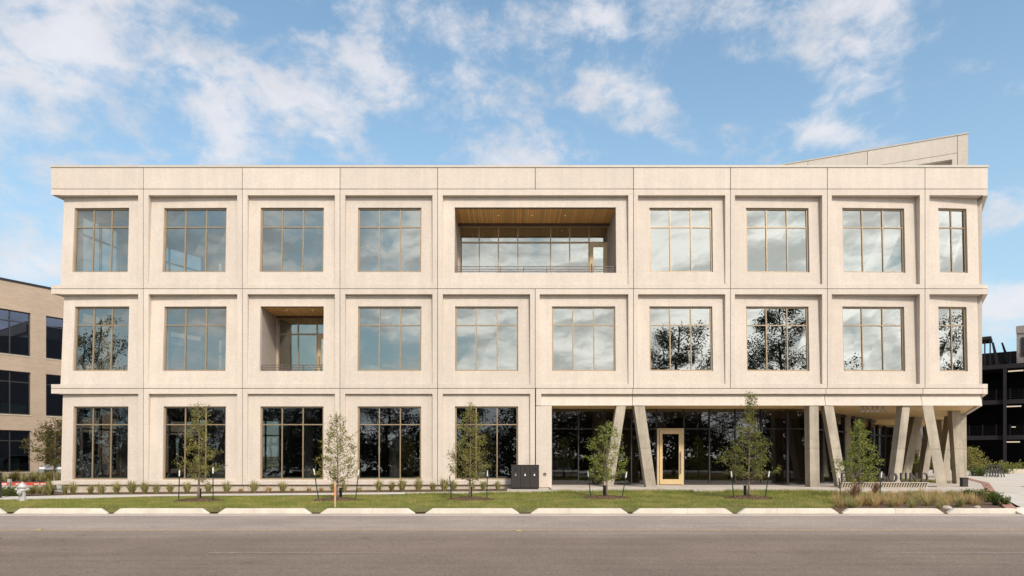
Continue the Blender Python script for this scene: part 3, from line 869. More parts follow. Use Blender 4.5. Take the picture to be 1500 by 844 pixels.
# roof, floors and ceilings
mb = MB(); mb.prism(foot, zroof - .25, zroof); mb.build('roof', M['roof'], B)
for zc in (Z(304.5, .2) + .32, Z(449, .2) + .28):
    mb = MB(); mb.prism(foot, zc, zc + .08); mb.build('ceiling', M['intceil'], B)
for zf in (Z(399) - .62, Z(543.5) - .62):
    mb = MB(); mb.prism(foot, zf - .18, zf); mb.build('floor_slab', M['intfloor'], B)
gfoot = [(-19.35, 0.45), (-18.6, 3.2), (-13.2, 13.0), (-13.2, 16), (X(808)-.2, 16), (X(808)-.2, 0.45)]
mb = MB(); mb.prism(gfoot, -.2, 0.12); mb.prism([(X(808)-.15, 2.35), (15.3, 2.35), (17.5, 15.8), (X(808)-.15, 15.8)], .1, .13); mb.build('floor_slab', M['intfloor'], B)
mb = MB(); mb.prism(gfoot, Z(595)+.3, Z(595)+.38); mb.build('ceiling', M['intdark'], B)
# inner partitions (upper floors: a core; ground: dark back wall)
for zf, zc in ((Z(399)-.62, Z(304.5,.2)+.32), (Z(543.5)-.62, Z(449,.2)+.28)):
    mb = MB(); mb.box(-9.0, 21.5, 9.0, 9.15, zf, zc - .002)
    mb.build('core_wall', M['intwall'], B)
    for cx in (-14.2, -9.9, -5.7, -1.5, 7.0, 11.2, 15.4):
        mb = MB(); mb.tube([(cx, 4.4, zf), (cx, 4.4, zc - .002)], .26, 16); mb.build('interior_column', M['intwall'], B, smooth=False)
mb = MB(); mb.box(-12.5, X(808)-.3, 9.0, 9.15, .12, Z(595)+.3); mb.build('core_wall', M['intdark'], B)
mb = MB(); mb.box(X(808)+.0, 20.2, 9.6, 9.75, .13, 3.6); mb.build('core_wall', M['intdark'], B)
for cx in (-14.2, -9.9, -5.7, -1.5):
    mb = MB(); mb.tube([(cx, 3.6, .12), (cx, 3.6, Z(595)+.3)], .26, 16); mb.build('interior_column', M['intwall'], B)
for cx in (4.3, 7.4, 12.2):
    mb = MB(); mb.tube([(cx, 4.6, .13), (cx, 4.6, 3.6)], .28, 16); mb.build('interior_column', M['colconc'], B)
# teal protective film on the ground-floor sills
for a, b, n in wins1:
    mb = MB(); mb.box(X(a)+.05, X(b)-.05, .36, .55, Z(702), Z(699)); mb.build('sill_film', M['teal'], B)
# exit sign inside bay two
for px_, w in ((297, .27), (277, .2)):
    mb = MB(); mb.box(X(px_, 3)-w/2, X(px_, 3)+w/2, 3.0, 3.05, Z(620.5 if w > .25 else 621.5, 3), Z(615.5 if w > .25 else 618.5, 3)); mb.build('interior_screen', M['exit'], B)

# ---- recessed balconies
def balcony(op, depth, zfl, mulls, ztr, gtop, door, rail_ys, posts, xr_ext=None, dl=()):
    x0, x1, z0, z1 = op
    yb = depth
    xb0, xb1 = x0 - .02, (xr_ext or x1 + .02)
    yf = 0.33
    # side walls, ceiling, floor
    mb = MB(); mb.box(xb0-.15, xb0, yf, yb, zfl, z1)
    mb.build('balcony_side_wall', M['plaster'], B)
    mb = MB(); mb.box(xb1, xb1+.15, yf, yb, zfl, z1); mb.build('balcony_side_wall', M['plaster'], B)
    mb = MB(); mb.box(xb0-.15, xb1+.15, 0.30, yb+.1, z1, z1+.1); mb.build('balcony_ceiling', M['wood'], B)
    mb = MB(); mb.box(xb0, xb1, yf, yb+.1, zfl-.1, zfl); mb.build('balcony_floor', M['plaster'], B)
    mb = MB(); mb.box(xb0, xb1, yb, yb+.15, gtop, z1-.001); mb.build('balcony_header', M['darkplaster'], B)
    # glazing
    mb = MB(); fw = .05
    for m_ in mulls: mb.box(m_-fw/2, m_+fw/2, yb, yb+.1, zfl, gtop-.001)
    mb.box(mulls[0], mulls[-1], yb+.004, yb+.096, ztr-.03, ztr+.03); mb.box(mulls[0], mulls[-1], yb+.002, yb+.098, gtop-.06, gtop-.002)
    mb.box(mulls[0], mulls[-1], yb+.002, yb+.098, zfl, zfl+.08)
    w = mb.build('balcony_glazing', M['bronze'], B)
    gm = MB(); gm.quad((mulls[0], yb+.05, zfl+.05), (mulls[-1], yb+.05, zfl+.05), (mulls[-1], yb+.05, gtop-.05), (mulls[0], yb+.05, gtop-.05))
    gm.build('pane', M['glass'], w)
    mb = MB(); mb.box(xb0, mulls[0]-fw/2, yb, yb+.1, zfl, gtop-.001)
    if xb1 > mulls[-1] + fw/2: mb.box(mulls[-1]+fw/2, xb1, yb, yb+.1, zfl, gtop-.001)
    mb.build('balcony_jamb', M['plaster'], B)
    # door leaf frame
    da, db, dt = door
    mb = MB(); s = .16
    mb.box(da, da+s, yb-.03, yb+.03, zfl+.02, dt); mb.box(db-s, db, yb-.03, yb+.03, zfl+.02, dt)
    mb.box(da+s, db-s, yb-.029, yb+.029, dt-s*1.3, dt); mb.box(da+s, db-s, yb-.029, yb+.029, zfl+.02, zfl+.3)
    dr = mb.build('balcony_door', M['doorwood'], B)
    mb = MB(); mb.box(da+s, db-s, yb-.003, yb+.003, zfl+.3, dt-s*1.3); mb.build('pane', M['glass'], dr)
    mb = MB(); mb.tube([(da+.08, yb-.08, zfl+.8), (da+.08, yb-.08, zfl+1.3)], .018); mb.build('handle', M['darkmetal'], dr)
    # railing
    mb = MB()
    yr = .25
    for k_, z in enumerate(rail_ys): mb.box(x0+.01, x1-.01, yr, yr+.035, z-.014, z+.014)
    for p_ in posts: mb.box(p_-.018, p_+.018, yr+.002, yr+.033, zfl, rail_ys[0]-.014)
    mb.build('railing', M['rail'], B)
    for dx in dl:
        mb = MB(); mb.lathe([(0.045, 0), (.045, -.008), (.0, -.008)], 14, (dx[0], dx[1], z1-.001)); mb.build('downlight', M['dlight'], B)
zfl3 = Z(410); zfl2 = Z(555)
d3 = 2.12
balcony(bal3, d3, zfl3, [X(p, d3) for p in (673.6, 702, 730, 758.6, 806.6, 834.6, 862.8, 890.5)], Z(355, d3), Z(331.6, d3),
        (X(864, d3), X(889.5, d3), Z(355.5, d3)), [Z(390.6, .25), Z(394.2, .25), Z(397.2, .25)], [X(p, .25) for p in (668, 733, 767, 801, 869, 900)],
        dl=[(X(730, 1.1), 1.15), (X(779, 1.1), 1.15), (X(828, 1.1), 1.15)])
balcony(bal2, 2.12, zfl2, [X(p, d3) for p in (408, 436.5, 464.3, 492)], Z(489.6, d3), Z(466, d3),
        (X(465.5, d3), X(491, d3), Z(490, d3)), [Z(535, .25), Z(538.8, .25), Z(541.8, .25)], [X(p, .25) for p in (382.4, 413, 444, 470)], xr_ext=X(478, 0) ,
        dl=[(X(420, .9), .9), (X(458, .9), .9)])

# ---- recessed lobby front
yg = 2.1
zg0, zg1 = 0.12, Z(599.3, yg)
mull = [808.3, 847.5, 886, 925, 962, 1002, 1039.5, 1077.5, 1115.5, 1154, 1187]
mb = MB(); fw = .05
for i, p_ in enumerate(mull):
    x = X(p_, yg); w_ = fw if p_ != 1154 else .1
    mb.box(x-w_/2, x+w_/2, yg, yg+.12, zg0, zg1)
ztr = Z(628.3, yg)
for a, b in zip(mull, mull[1:]):
    mb.box(X(a, yg)+fw/2, X(b, yg)-fw/2, yg+.01, yg+.11, ztr-.02, ztr+.02)
mb.box(X(808.3, yg), X(1187, yg), yg+.002, yg+.118, zg1+.0005, zg1+.1)
for a, b in zip(mull, mull[1:]):
    if a == 962: continue
    mb.box(X(a, yg)+fw/2, X(b, yg)-fw/2, yg+.005, yg+.115, zg0-.02, zg0+.06)
lf = mb.build('lobby_glazing', M['darkmetal'], B)
for (a, b) in zip(mull, mull[1:]):
    gm = MB(); t1 = random.uniform(-.004, .004)
    for za, zb in ((zg0+.05, ztr), (ztr, zg1)):
        if a == 962 and za < 1: continue
        t2 = random.uniform(-.004, .004)
        gm.quad((X(a,yg), yg+.06, za), (X(b,yg), yg+.06+t1, za), (X(b,yg), yg+.06+t1+t2, zb), (X(a,yg), yg+.06+t2, zb))
    gm.build('pane', M['lobbyglass'], lf)
# small intercom plate on the glass
mb = MB(); mb.box(X(1007.5, yg), X(1011.5, yg), yg-.01, yg+.05, Z(669, yg), Z(664.5, yg)); mb.build('intercom', M['nummetal'], B, bevel=.005)
# entrance door
dx0, dx1, dz1 = X(962.6, yg), X(1001.4, yg), Z(627.6, yg)
mb = MB()
mb.box(dx0, dx0+.09, yg-.02, yg+.13, .105, dz1); mb.box(dx1-.09, dx1, yg-.02, yg+.13, .105, dz1); mb.box(dx0+.09, dx1-.09, yg-.019, yg+.13, dz1-.07, dz1)
ed = mb.build('entrance_door', M['doorwood'], B)
a, b = dx0+.11, dx1-.10; s = .13
mb = MB(); y0_, y1_ = yg-.045, yg+.01
mb.box(a, a+s, y0_, y1_, .125, dz1-.08); mb.box(b-s, b, y0_, y1_, .125, dz1-.08); mb.box(a+s, b-s, y0_+.001, y1_-.001, dz1-.08-.18, dz1-.08); mb.box(a+s, b-s, y0_+.001, y1_-.001, .125, .36)
mb.build('door_leaf', M['doorwood'], ed)
mb = MB(); mb.box(a+s, b-s, yg-.02, yg-.014, .36, dz1-.26); mb.build('pane', M['lobbyglass'], ed)
hx = b - s/2
mb = MB(); mb.tube([(hx, yg-.12, .62), (hx, yg-.12, 1.65)], .018, 8)
for z in (.8, 1.45): mb.tube([(hx, yg-.12, z), (hx, yg-.04, z)], .012, 6)
mb.build('handle', M['rail'], ed)
# glass wall that turns back at the end of the lobby
p, q = (X(1187, yg), yg), (X(1296, 13.0), 13.0)
dx, dy = q[0]-p[0], q[1]-p[1]; L = math.hypot(dx, dy)
mb = MB(); gm = MB()
for i in range(9):
    t = i/8; cx, cy = p[0]+dx*t, p[1]+dy*t
    mb.cbox((cx, cy, 1.85), (.07, .12, 3.5), Matrix.Rotation(math.atan2(dy, dx), 3, 'Z'))
for z in (ztr, .15, 3.5):
    mb.cbox((p[0]+dx/2, p[1]+dy/2, z), (L, .09, .06), Matrix.Rotation(math.atan2(dy, dx), 3, 'Z'))
w = mb.build('lobby_side_glazing', M['darkmetal'], B)
gm.quad((p[0], p[1]+.06, .12), (q[0], q[1]+.06, .12), (q[0], q[1]+.06, 3.6), (p[0], p[1]+.06, 3.6)); gm.build('pane', M['lobbyglass'], w)
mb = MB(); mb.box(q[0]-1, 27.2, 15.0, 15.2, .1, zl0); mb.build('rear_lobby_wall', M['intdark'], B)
mb = MB()
for i in range(5): mb.box(q[0]+i*.92-.03, q[0]+i*.92+.03, 14.86, 14.98, .1, zl0)
mb.box(q[0], q[0]+3.68, 14.87, 14.97, 2.7, 2.76)
w = mb.build('rear_glazing', M['darkmetal'], B)
gm = MB(); gm.quad((q[0], 14.92, .1), (27.2, 14.92, .1), (27.2, 14.92, zl0), (q[0], 14.92, zl0)); gm.build('pane', M['lobbyglass'], w)
# soffits
mb = MB(); mb.prism([(X(808.4), .342), (16.0, .342), (16.0, 14.8), (X(808.4), 14.8)], zl0+.0, zl0+.05)
mb.prism([(16.0, .342), (20.3, .342), (23.75, 6.2), (29.75, 17.0), (29.75, 23.6), (16.0, 23.6)], zl0, zl0+.05)
mb.build('soffit', M['soffit'], B)
mb = MB(); mb.prism([(17.0, 10.0), (26.5, 12.5), (27.5, 14.8), (17, 14.8)], zl0-.28, zl0-.001); mb.build('soffit_drop', M['soffit'], B)
mb = MB(); mb.lathe([(0.06, 0), (.06, -.01), (.0, -.01)], 14, (X(1234, .9), .9, zl0-.001)); mb.build('downlight', M['dlight'], B)

# columns: (top px a,b) (bottom px a,b) depth front, thickness, bottom z
def column(ta, tb, ba, bb, d, th, ztop=None, zbot=0.09, skew=0.0):
    zt = zl0 - .001 if ztop is None else ztop
    mb = MB()
    xa, xb, xc, xd = X(ba, d), X(bb, d), X(ta, d), X(tb, d)
    ring0 = [(xa, d, zbot), (xb, d, zbot), (xb+skew, d+th, zbot), (xa+skew, d+th, zbot)]
    ring1 = [(xc, d, zt), (xd, d, zt), (xd+skew, d+th, zt), (xc+skew, d+th, zt)]
    mid0 = [tuple(a_+(b_-a_)*.475 for a_, b_ in zip(p_, q_)) for p_, q_ in zip(ring0, ring1)]
    mid1 = [tuple(a_+(b_-a_)*.480 for a_, b_ in zip(p_, q_)) for p_, q_ in zip(ring0, ring1)]
    cx0 = sum(p_[0] for p_ in mid0)/4; cy0 = sum(p_[1] for p_ in mid0)/4
    sh = lambda r: [(cx0+(p_[0]-cx0)*.965, cy0+(p_[1]-cy0)*.965, p_[2]) for p_ in r]
    mb.loft(ring0, mid0); mb.loft(sh(mid0), sh(mid1)); mb.loft(mid1, ring1)
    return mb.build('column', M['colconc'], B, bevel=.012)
column(903.3, 917, 884, 898.5, .06, .45)
column(928.7, 944.2, 946.5, 961.5, .06, .45)
column(1185.6, 1199, 1187, 1201, .06, .5)
column(1207, 1221, 1228, 1241, .06, .5, skew=.08)
column(1322, 1333.5, 1307.5, 1319, .12, .45, skew=-.0)
column(1351, 1366.5, 1373, 1388.5, .02, .45, zbot=.0, skew=.30)
column(1394, 1407, 1401.5, 1413.5, 3.3, .5, skew=.12)
column(1407, 1415.8, 1409, 1416.5, 5.6, .5)
column(1392, 1400, 1378, 1388, 7.5, .5)
column(1379, 1389, 1384, 1393, 11, .5)
column(1364, 1372, 1350, 1359, 9.5, .5)
column(1337, 1347, 1347, 1356, 13, .5)
column(1340, 1352, 1320, 1333, 8.2, .5)
column(1236, 1246, 1240, 1250, 6.5, .5)

# hose bib hole in the pier
mb = MB(); mb.lathe([(0.07, 0), (.07, .012), (.045, .014), (.045, .0)], 18)
o = mb.build('wall_fitting', M['rail'], B); o.rotation_euler = (R(90), 0, 0); o.location = (X(798), .03, Z(695))

# rooftop storey behind the parapet at the right
W = Vector((-.911, .412, 0)); WP = Vector((24.0, 6.2, 0))
def wp(s, y, z):   # s along the wing from its right corner, y outward normal depth (positive = into the building)
    nrm = Vector((.412, .911, 0)); p_ = WP + W*s + nrm*y
    return (p_.x, p_.y, z)
WT = 18.39
zb_ = WT - 0.92; zs_ = zb_ - .29
wj = [0, .47, 4.66, 7.67, 12.3, 16.6]
for i, (a, b) in enumerate(zip(wj, wj[1:])):
    mb = MB()
    if i == 0:
        mb.box(a, b-.012, 0, .3, zroof, WT, wp)
    else:
        mb.box(a+.012, b-.012, 0, .3, zb_+.012, WT, wp)
    mb.build('rooftop_panel', M['precast'], B)
mb = MB(); mb.box(.482, 16.6, 0, .45, zs_, zb_-.012, wp); mb.box(.482, .70, .0005, .45, zroof, zs_-.0005, wp); mb.box(.7, 16.6, .32, .45, zroof, zs_-.001, wp)
mb.build('rooftop_panel', M['precast'], B)
mb = MB(); mb.box(-.03, 16.6, -.03, .34, WT+.002, WT+.07, wp); mb.build('coping', M['coping'], B)
mb = MB(); mb.box(.40, .54, .06, .2, zroof, WT-.1, wp)
for s in (4.66, 7.67, 12.3): mb.box(s-.05, s+.05, .06, .2, zb_, WT-.1, wp)
mb.box(.7, 16.5, .06, .2, zb_-.05, zb_+.05, wp)
mb.build('joint_sealant', M['seal'], B)
p1 = wp(16.6, .46, 0); 
mb = MB(); mb.prism([(p1[0], p1[1]), (WP.x-.05, WP.y+.52), (24.6, 20), (9, 22)], zroof, WT-.3); mb.build('rooftop_storey', M['precast'], B)

# ------------------------------------------------------------------ text helpers
def text_mesh(name, s, size, mat, parent=None, ext=.02, loc=(0,0,0), rx=90, spacing=1.0):
    cu = bpy.data.curves.new(name, 'FONT'); cu.body = s; cu.size = size; cu.extrude = ext; cu.space_character = spacing
    cu.align_x = 'LEFT'
    to = bpy.data.objects.new(name + '_tmp', cu); COL.objects.link(to)
    dg = bpy.context.evaluated_depsgraph_get(); dg.update()
    me = bpy.data.meshes.new_from_object(to.evaluated_get(dg)); me.name = name
    bpy.data.objects.remove(to); me.materials.clear(); me.materials.append(mat)
    o = bpy.data.objects.new(name, me); COL.objects.link(o)
    o.rotation_euler = (R(rx), 0, 0); o.location = loc
    if parent: o.parent = parent
    return o
def letter(ch, x0, x1, z0, z1, y, mat, parent, ext=.03, name='letter', bold=.0):
    """place one glyph scaled into a box"""
    o = text_mesh(name, ch, 1.0, mat, parent, ext)
    me = o.data
    if bold:
        pass
    xs = [v.co.x for v in me.vertices]; ys = [v.co.y for v in me.vertices]
    sx = (x1-x0)/(max(xs)-min(xs)); sy = (z1-z0)/(max(ys)-min(ys)); mx, my = min(xs), min(ys)
    for v in me.vertices:
        v.co.x = (v.co.x-mx)*sx; v.co.y = (v.co.y-my)*sy
    o.location = (x0, y, z0)
    return o

# address numbers hanging under the lintel
An = empty('address_number', (X(1277), .3, Z(602.4)), 0, 'metal address number 3232 A hung under the soffit by the slanted columns', 'sign')
for ch, a, b in (('3', 1260, 1266), ('2', 1267.5, 1273.2), ('3', 1274.6, 1280.4), ('2', 1281.8, 1287.4), ('A', 1290.2, 1297.2)):
    letter(ch, X(a, .3)-X(1277), X(b, .3)-X(1277), 0, .25, 0, M['nummetal'], An, .02, 'numeral' if ch != 'A' else 'letter')
# monument sign
sy = -1.1
S = empty('monument_sign', (X(1233, sy), sy, .1), 0, 'dark metal EASTBOUND letters on a slanted slat bench by the columns', 'sign')
lx0 = X(1233, sy)
def sx(px): return X(px, sy) - lx0
zb0, zb1 = 0.0, Z(706.6, sy) - .1
mb = MB()
xe = sx(1361)
mb.box(0.0, xe, -.02, .35, zb1-.03, zb1); mb.box(0.0, xe, 0.0, .33, 0.0, .035)
so = mb.build('sign_base', M['plinth'], S, bevel=.005)
mb = MB(); nsl = 34
for i in range(nsl):
    x = .04 + (xe-.12)*i/(nsl-1)
    mb.loft([(x-.06, .0, .035), (x-.02, .0, .035), (x-.02, .33, .035), (x-.06, .33, .035)], [(x+.02, -.0, zb1-.03), (x+.06, -.0, zb1-.03), (x+.06, .33, zb1-.03), (x+.02, .33, zb1-.03)])
mb.build('slat', M['plinth'], S)
mb = MB(); mb.box(.05, xe-.05, .30, .32, .036, zb1-.031); mb.build('sign_backing', M['darkmetal'], S)
for ch, a, b in (('E', 1235, 1242), ('A', 1246, 1256.5), ('S', 1261.5, 1269), ('T', 1273.5, 1282.5), ('B', 1290.5, 1299), ('O', 1304.5, 1317), ('U', 1322, 1331), ('N', 1336, 1346), ('D', 1352.5, 1362)):
    letter(ch, sx(a), sx(b), zb1, zb1 + .39, .14, M['signmetal'], S, .05)

# ------------------------------------------------------------------ waste station, hydrant, small site things
def put(px, py_ground_y): pass
bx0, bx1 = X(748.7, -.55), X(789.3, -.55)
Bn = empty('waste_station', ((bx0+bx1)/2, -.5, .045), 0, 'dark brown triple waste and recycling cabinet against the wall', 'bin')
w = bx1 - bx0; hgt = 1.02
mb = MB(); mb.box(-w/2+.02, w/2-.02, -.28, .3, 0, .05); mb.box(-w/2, w/2, -.3, .32, .05, hgt-.03); mb.build('cabinet', M['bin'], Bn, bevel=.006)
mb = MB(); mb.box(-w/2-.015, w/2+.015, -.335, .335, hgt-.028, hgt); mb.build('top', M['bin'], Bn, bevel=.006)
for i in range(3):
    c = -w/2 + w*(i+.5)/3; ww = w/3-.03
    mb = MB(); mb.box(c-ww/2, c+ww/2, -.325, -.301, .07, hgt-.05); dd = mb.build('door', M['bin'], Bn, bevel=.005)
    mb = MB()
    if i == 0: mb.box(c-.09, c+.09, -.33, -.3255, hgt-.28, hgt-.1)
    elif i == 1:
        mb.lathe([(.05, 0), (.05, .006), (0, .006)], 18)
    else:
        mb.box(c-.11, c+.11, -.33, -.3255, hgt-.19, hgt-.13)
    op_ = mb.build('opening', M['black'], dd)
    if i == 1: op_.rotation_euler = (R(90), 0, 0); op_.location = (c, -.3255, hgt-.17)
    mb = MB(); mb.lathe([(.028, 0), (.028, .004), (0, .004)], 14)
    st_ = mb.build('sticker', M['white'], dd); st_.rotation_euler = (R(90), 0, 0); st_.location = (c, -.3255, hgt-.42); st_.scale = (1, 1.4 if i else .5, 1)
    mb = MB(); mb.box(c-.03, c+.03, -.3285, -.3255, hgt-.36, hgt-.34); mb.build('sticker', M['nummetal'], dd)

# fire hydrant
hx_, hy_ = -16.35, -6.3
Hd = empty('fire_hydrant', (hx_, hy_, G(hx_, hy_)-.02), R(10), 'silver painted fire hydrant on the lawn at the far left', 'fire hydrant')
mb = MB(); mb.lathe([(.15, 0), (.15, .035), (.105, .04), (.10, .06), (.098, .36), (.135, .365), (.14, .40), (.12, .41), (.125, .46), (.11, .50), (.0, .505)], 24); mb.build('barrel', M['silver'], Hd, smooth=False)
mb = MB(); mb.lathe([(.155, .48), (.155, .505), (.13, .53), (.10, .58), (.055, .62), (.03, .635), (.032, .67), (0, .675)], 24); mb.build('bonnet', M['silver'], Hd)
for ang, r_, l_ in ((0, .05, .19), (180, .05, .19), (270, .07, .20)):
    mb = MB(); mb.lathe([(r_*.8, .06), (r_*.8, l_-.05), (r_, l_-.05), (r_, l_), (r_*.35, l_+.002), (r_*.35, l_+.03), (0, l_+.03)], 16)
    o = mb.build('nozzle', M['silver'], Hd); o.rotation_euler = (0, R(90), R(ang)); o.location = (0, 0, .42 if ang != 270 else .33)
mb = MB()
for k_ in range(8):
    an = k_*math.pi/4; mb.cbox((.135*math.cos(an), .135*math.sin(an), .045), (.025, .025, .025))
mb.build('flange_bolt', M['silver'], Hd)

# ------------------------------------------------------------------ trees
def leaf_cloud(pts, size, k=1.0, sq=.5):
    """rhombic leaves round each point"""
    pts = np.asarray(pts, dtype=np.float64); n = len(pts)
    a = rng.normal(size=(n, 3)); a /= np.linalg.norm(a, axis=1)[:, None]
    b = rng.normal(size=(n, 3)); b -= (b*a).sum(1)[:, None]*a; b /= np.linalg.norm(b, axis=1)[:, None]
    s = size * rng.uniform(.6, 1.35, n)[:, None]
    v = np.stack([pts - a*s, pts + b*s*sq, pts + a*s, pts - b*s*sq], 1)
    return v.reshape(-1, 3)

def make_tree(root, H, prof, nb, leafn, leafsize, leafmat, seed, r0=.04, base=.25, up=.5, jit=.07, bark='bark', twigs=4, wob=.05, clump=1.0, extra=()):
    """prof: list of (height fraction, radius) describing the crown outline"""
    rnd = random.Random(seed)
    def rad(t):
        for (a, ra), (b, rb) in zip(prof, prof[1:]):
            if a <= t <= b: return ra + (rb-ra)*(t-a)/(b-a)
        return 0.02
    # trunk path
    n = 9; path = []
    ox = oy = 0
    for i in range(n):
        t = i/(n-1); path.append(Vector((ox, oy, H*t*.97)))
        ox += rnd.uniform(-1, 1)*wob*H/n; oy += rnd.uniform(-1, 1)*wob*H/n
    rr = [r0*(1-.86*(i/(n-1))**.8) for i in range(n)]; rr[0] *= 1.35
    mb = MB(); mb.tube(path, rr, 8); mb.build('trunk', M[bark], root, smooth=True)
    def at(t):
        f = t*(n-1); i = min(n-2, int(f)); return path[i].lerp(path[i+1], f-i)
    lb = MB(); lp = []
    for i in range(nb):
        t = base + (0.97-base)*((i+rnd.random())/nb)
        L = rad(t) * rnd.uniform(.55, 1.12)
        az = i*2.39996 + rnd.uniform(-.5, .5)
        c = at(max(base*.9, t - up*L/H*.8))
        rise = up*rnd.uniform(.4, 1.3)
        d_ = Vector((math.cos(az), math.sin(az), rise)).normalized()
        end = c + Vector((math.cos(az)*L, math.sin(az)*L, rise*L*.9))
        mid = c.lerp(end, .5) + Vector((rnd.uniform(-1,1), rnd.uniform(-1,1), rnd.uniform(-.2,1)))*L*.10
        br = max(.003, r0*.28*(1-t*.6))
        lb.tube([c, mid, end], [br, br*.6, br*.22], 5, False)
        for q in range(twigs):
            s = rnd.uniform(.25, 1.0)
            a0 = c.lerp(mid, s*2) if s < .5 else mid.lerp(end, s*2-1)
            tl = L*rnd.uniform(.2, .5)*(1.15-s*.4)
            taz = az + rnd.uniform(-1.3, 1.3)
            e0 = a0 + Vector((math.cos(taz)*tl, math.sin(taz)*tl, rnd.uniform(-.25, .9)*tl))
            lb.tube([a0, e0], [br*.4, br*.15], 4, False)
            m_ = max(1, int(leafn/(nb*twigs)*rnd.uniform(.4, 1.6)*(0.22+1.25*L/max(1e-3, prof[1][1] if len(prof)>1 else 1))))
            for _ in range(m_):
                u = rnd.random()**.8
                p_ = a0.lerp(e0, u) + Vector((rnd.gauss(0, 1), rnd.gauss(0, 1), rnd.gauss(0, 1)))*jit*clump
                lp.append(tuple(p_))
    for (ex, ez0, ex1, ez1, nl) in extra:    # stray shoots
        a0 = at(ez0/(H*.97)); e0 = Vector((ex1, rnd.uniform(-.1, .1), ez1))
        lb.tube([a0, a0.lerp(e0, .5)+Vector((0, 0, .04)), e0], [.007, .005, .002], 5, False)
        for _ in range(nl):
            p_ = a0.lerp(e0, .3+.7*rnd.random()) + Vector((rnd.gauss(0,1), rnd.gauss(0,1), rnd.gauss(0,1)))*.045; lp.append(tuple(p_))
    lb.build('branches', M[bark], root)
    tri_mesh('crown', leaf_cloud(lp, leafsize), M[leafmat], root, k=4)
PPM = FPX / 21.1
def th(py0, py1): return (py0-py1)/PPM
tspec = [
 (291, 583, [(.2,.12),(.27,.62),(.42,.60),(.6,.42),(.8,.30),(.9,.25),(1,.10)], 48, 3900, .026, 'leafA', 11, .22, 'slender young oak with sparse olive leaves before the second window bay', [(0,.95,-.72,1.5,40),(0,2.7,-.4,3.1,25),(0,2.8,.3,3.15,22)]),
 (493.5, 599, [(.2,.2),(.3,.75),(.45,.62),(.65,.50),(.85,.32),(1,.06)], 54, 4300, .027, 'leafA', 23, .21, 'airy young oak beside a wooden stake with orange tape', [(0,.9,-.72,1.35,45),(0,1.6,.75,2.3,30)]),
 (688, 584, [(.2,.3),(.27,.72),(.42,.66),(.6,.48),(.75,.42),(.88,.18),(1,.04)], 58, 5600, .026, 'leafA', 37, .21, 'conical young oak before the window left of the bins', [(0,.95,-.85,1.42,14),(0,1.2,-.6,1.75,20)]),
 (889, 613, [(.2,.2),(.3,.72),(.45,.62),(.62,.56),(.8,.42),(.92,.25),(1,.08)], 46, 3000, .030, 'leafB', 41, .24, 'bright green young tree in front of the first slanted column', [(0,1.0,.8,1.35,30),(0,1.0,-.8,1.4,30)]),
 (1097, 567, [(.16,.3),(.24,.92),(.36,.88),(.5,.62),(.64,.44),(.76,.13),(.9,.20),(1,.14)], 70, 7200, .027, 'leafC', 53, .19, 'fullest young oak with a dense cone and spindly top beside the entrance door', []),
 (1259, 609, [(.16,.3),(.26,.72),(.42,.70),(.6,.56),(.8,.36),(1,.05)], 56, 4300, .028, 'leafB', 67, .2, 'leafy green young tree in front of the metal letters', []),
]
for (px, top, prof, nb, ln, ls, lm, sd, base, lab, ext) in tspec:
    x = (px - 750) / FPX * 21.1
    gz = G(x, TY) if px < 1200 else .03
    root = empty('young_tree', (x, TY, gz), 0, lab, 'tree', 'young street trees on the lawn')
    H = EYE + (HY - top)/PPM - gz
    make_tree(root, H, prof, nb, ln, ls, lm, sd, r0=.038, base=base, extra=ext, jit=.055)
    if px < 1200:
        mb = MB(); n = 40; ring = []
        rr_ = random.Random(sd)
        for k_ in range(n):
            an = 2*math.pi*k_/n; f = 1 + rr_.uniform(-.1, .1)
            ring.append((x + .78*f*math.cos(an), TY + .58*f*math.sin(an), G(x, TY)+.0))
        c0 = len(mb.v); mb.v += ring; mb.v += [(x+(p_[0]-x)*.5, TY+(p_[1]-TY)*.5, G(x,TY)+.07+rr_.uniform(0,.02)) for p_ in ring]; mb.v.append((x, TY, G(x,TY)+.08))
        for k_ in range(n):
            k2 = (k_+1) % n; mb.f.append((k_, k2, n+k2, n+k_)); mb.f.append((n+k_, n+k2, 2*n))
        o = mb.build('mulch_ring', M['mulch'])
        which = {291: 'at the foot of the tree before the second window bay', 493.5: 'at the foot of the tree with the wooden stake', 688: 'at the foot of the tree left of the bins', 889: 'at the foot of the tree before the first slanted column', 1097: 'at the foot of the dense tree beside the door'}[px]
        tag(o, 'dark brown mulch ring ' + which, 'mulch', 'mulch rings round the young trees')
        cv = []
        for _ in range(700):
            an = rr_.uniform(0, 6.283); q_ = rr_.random()**.5
            xx, yy = x + .8*q_*math.cos(an), TY + .6*q_*math.sin(an)
            cv.append((xx, yy, G(x, TY) + .085*(1-q_**2) + .015))
        chips = tri_mesh('bark_chips', leaf_cloud(cv, .028, sq=.35), M['mulch'], o, k=4)
        chips['kind'] = 'stuff'

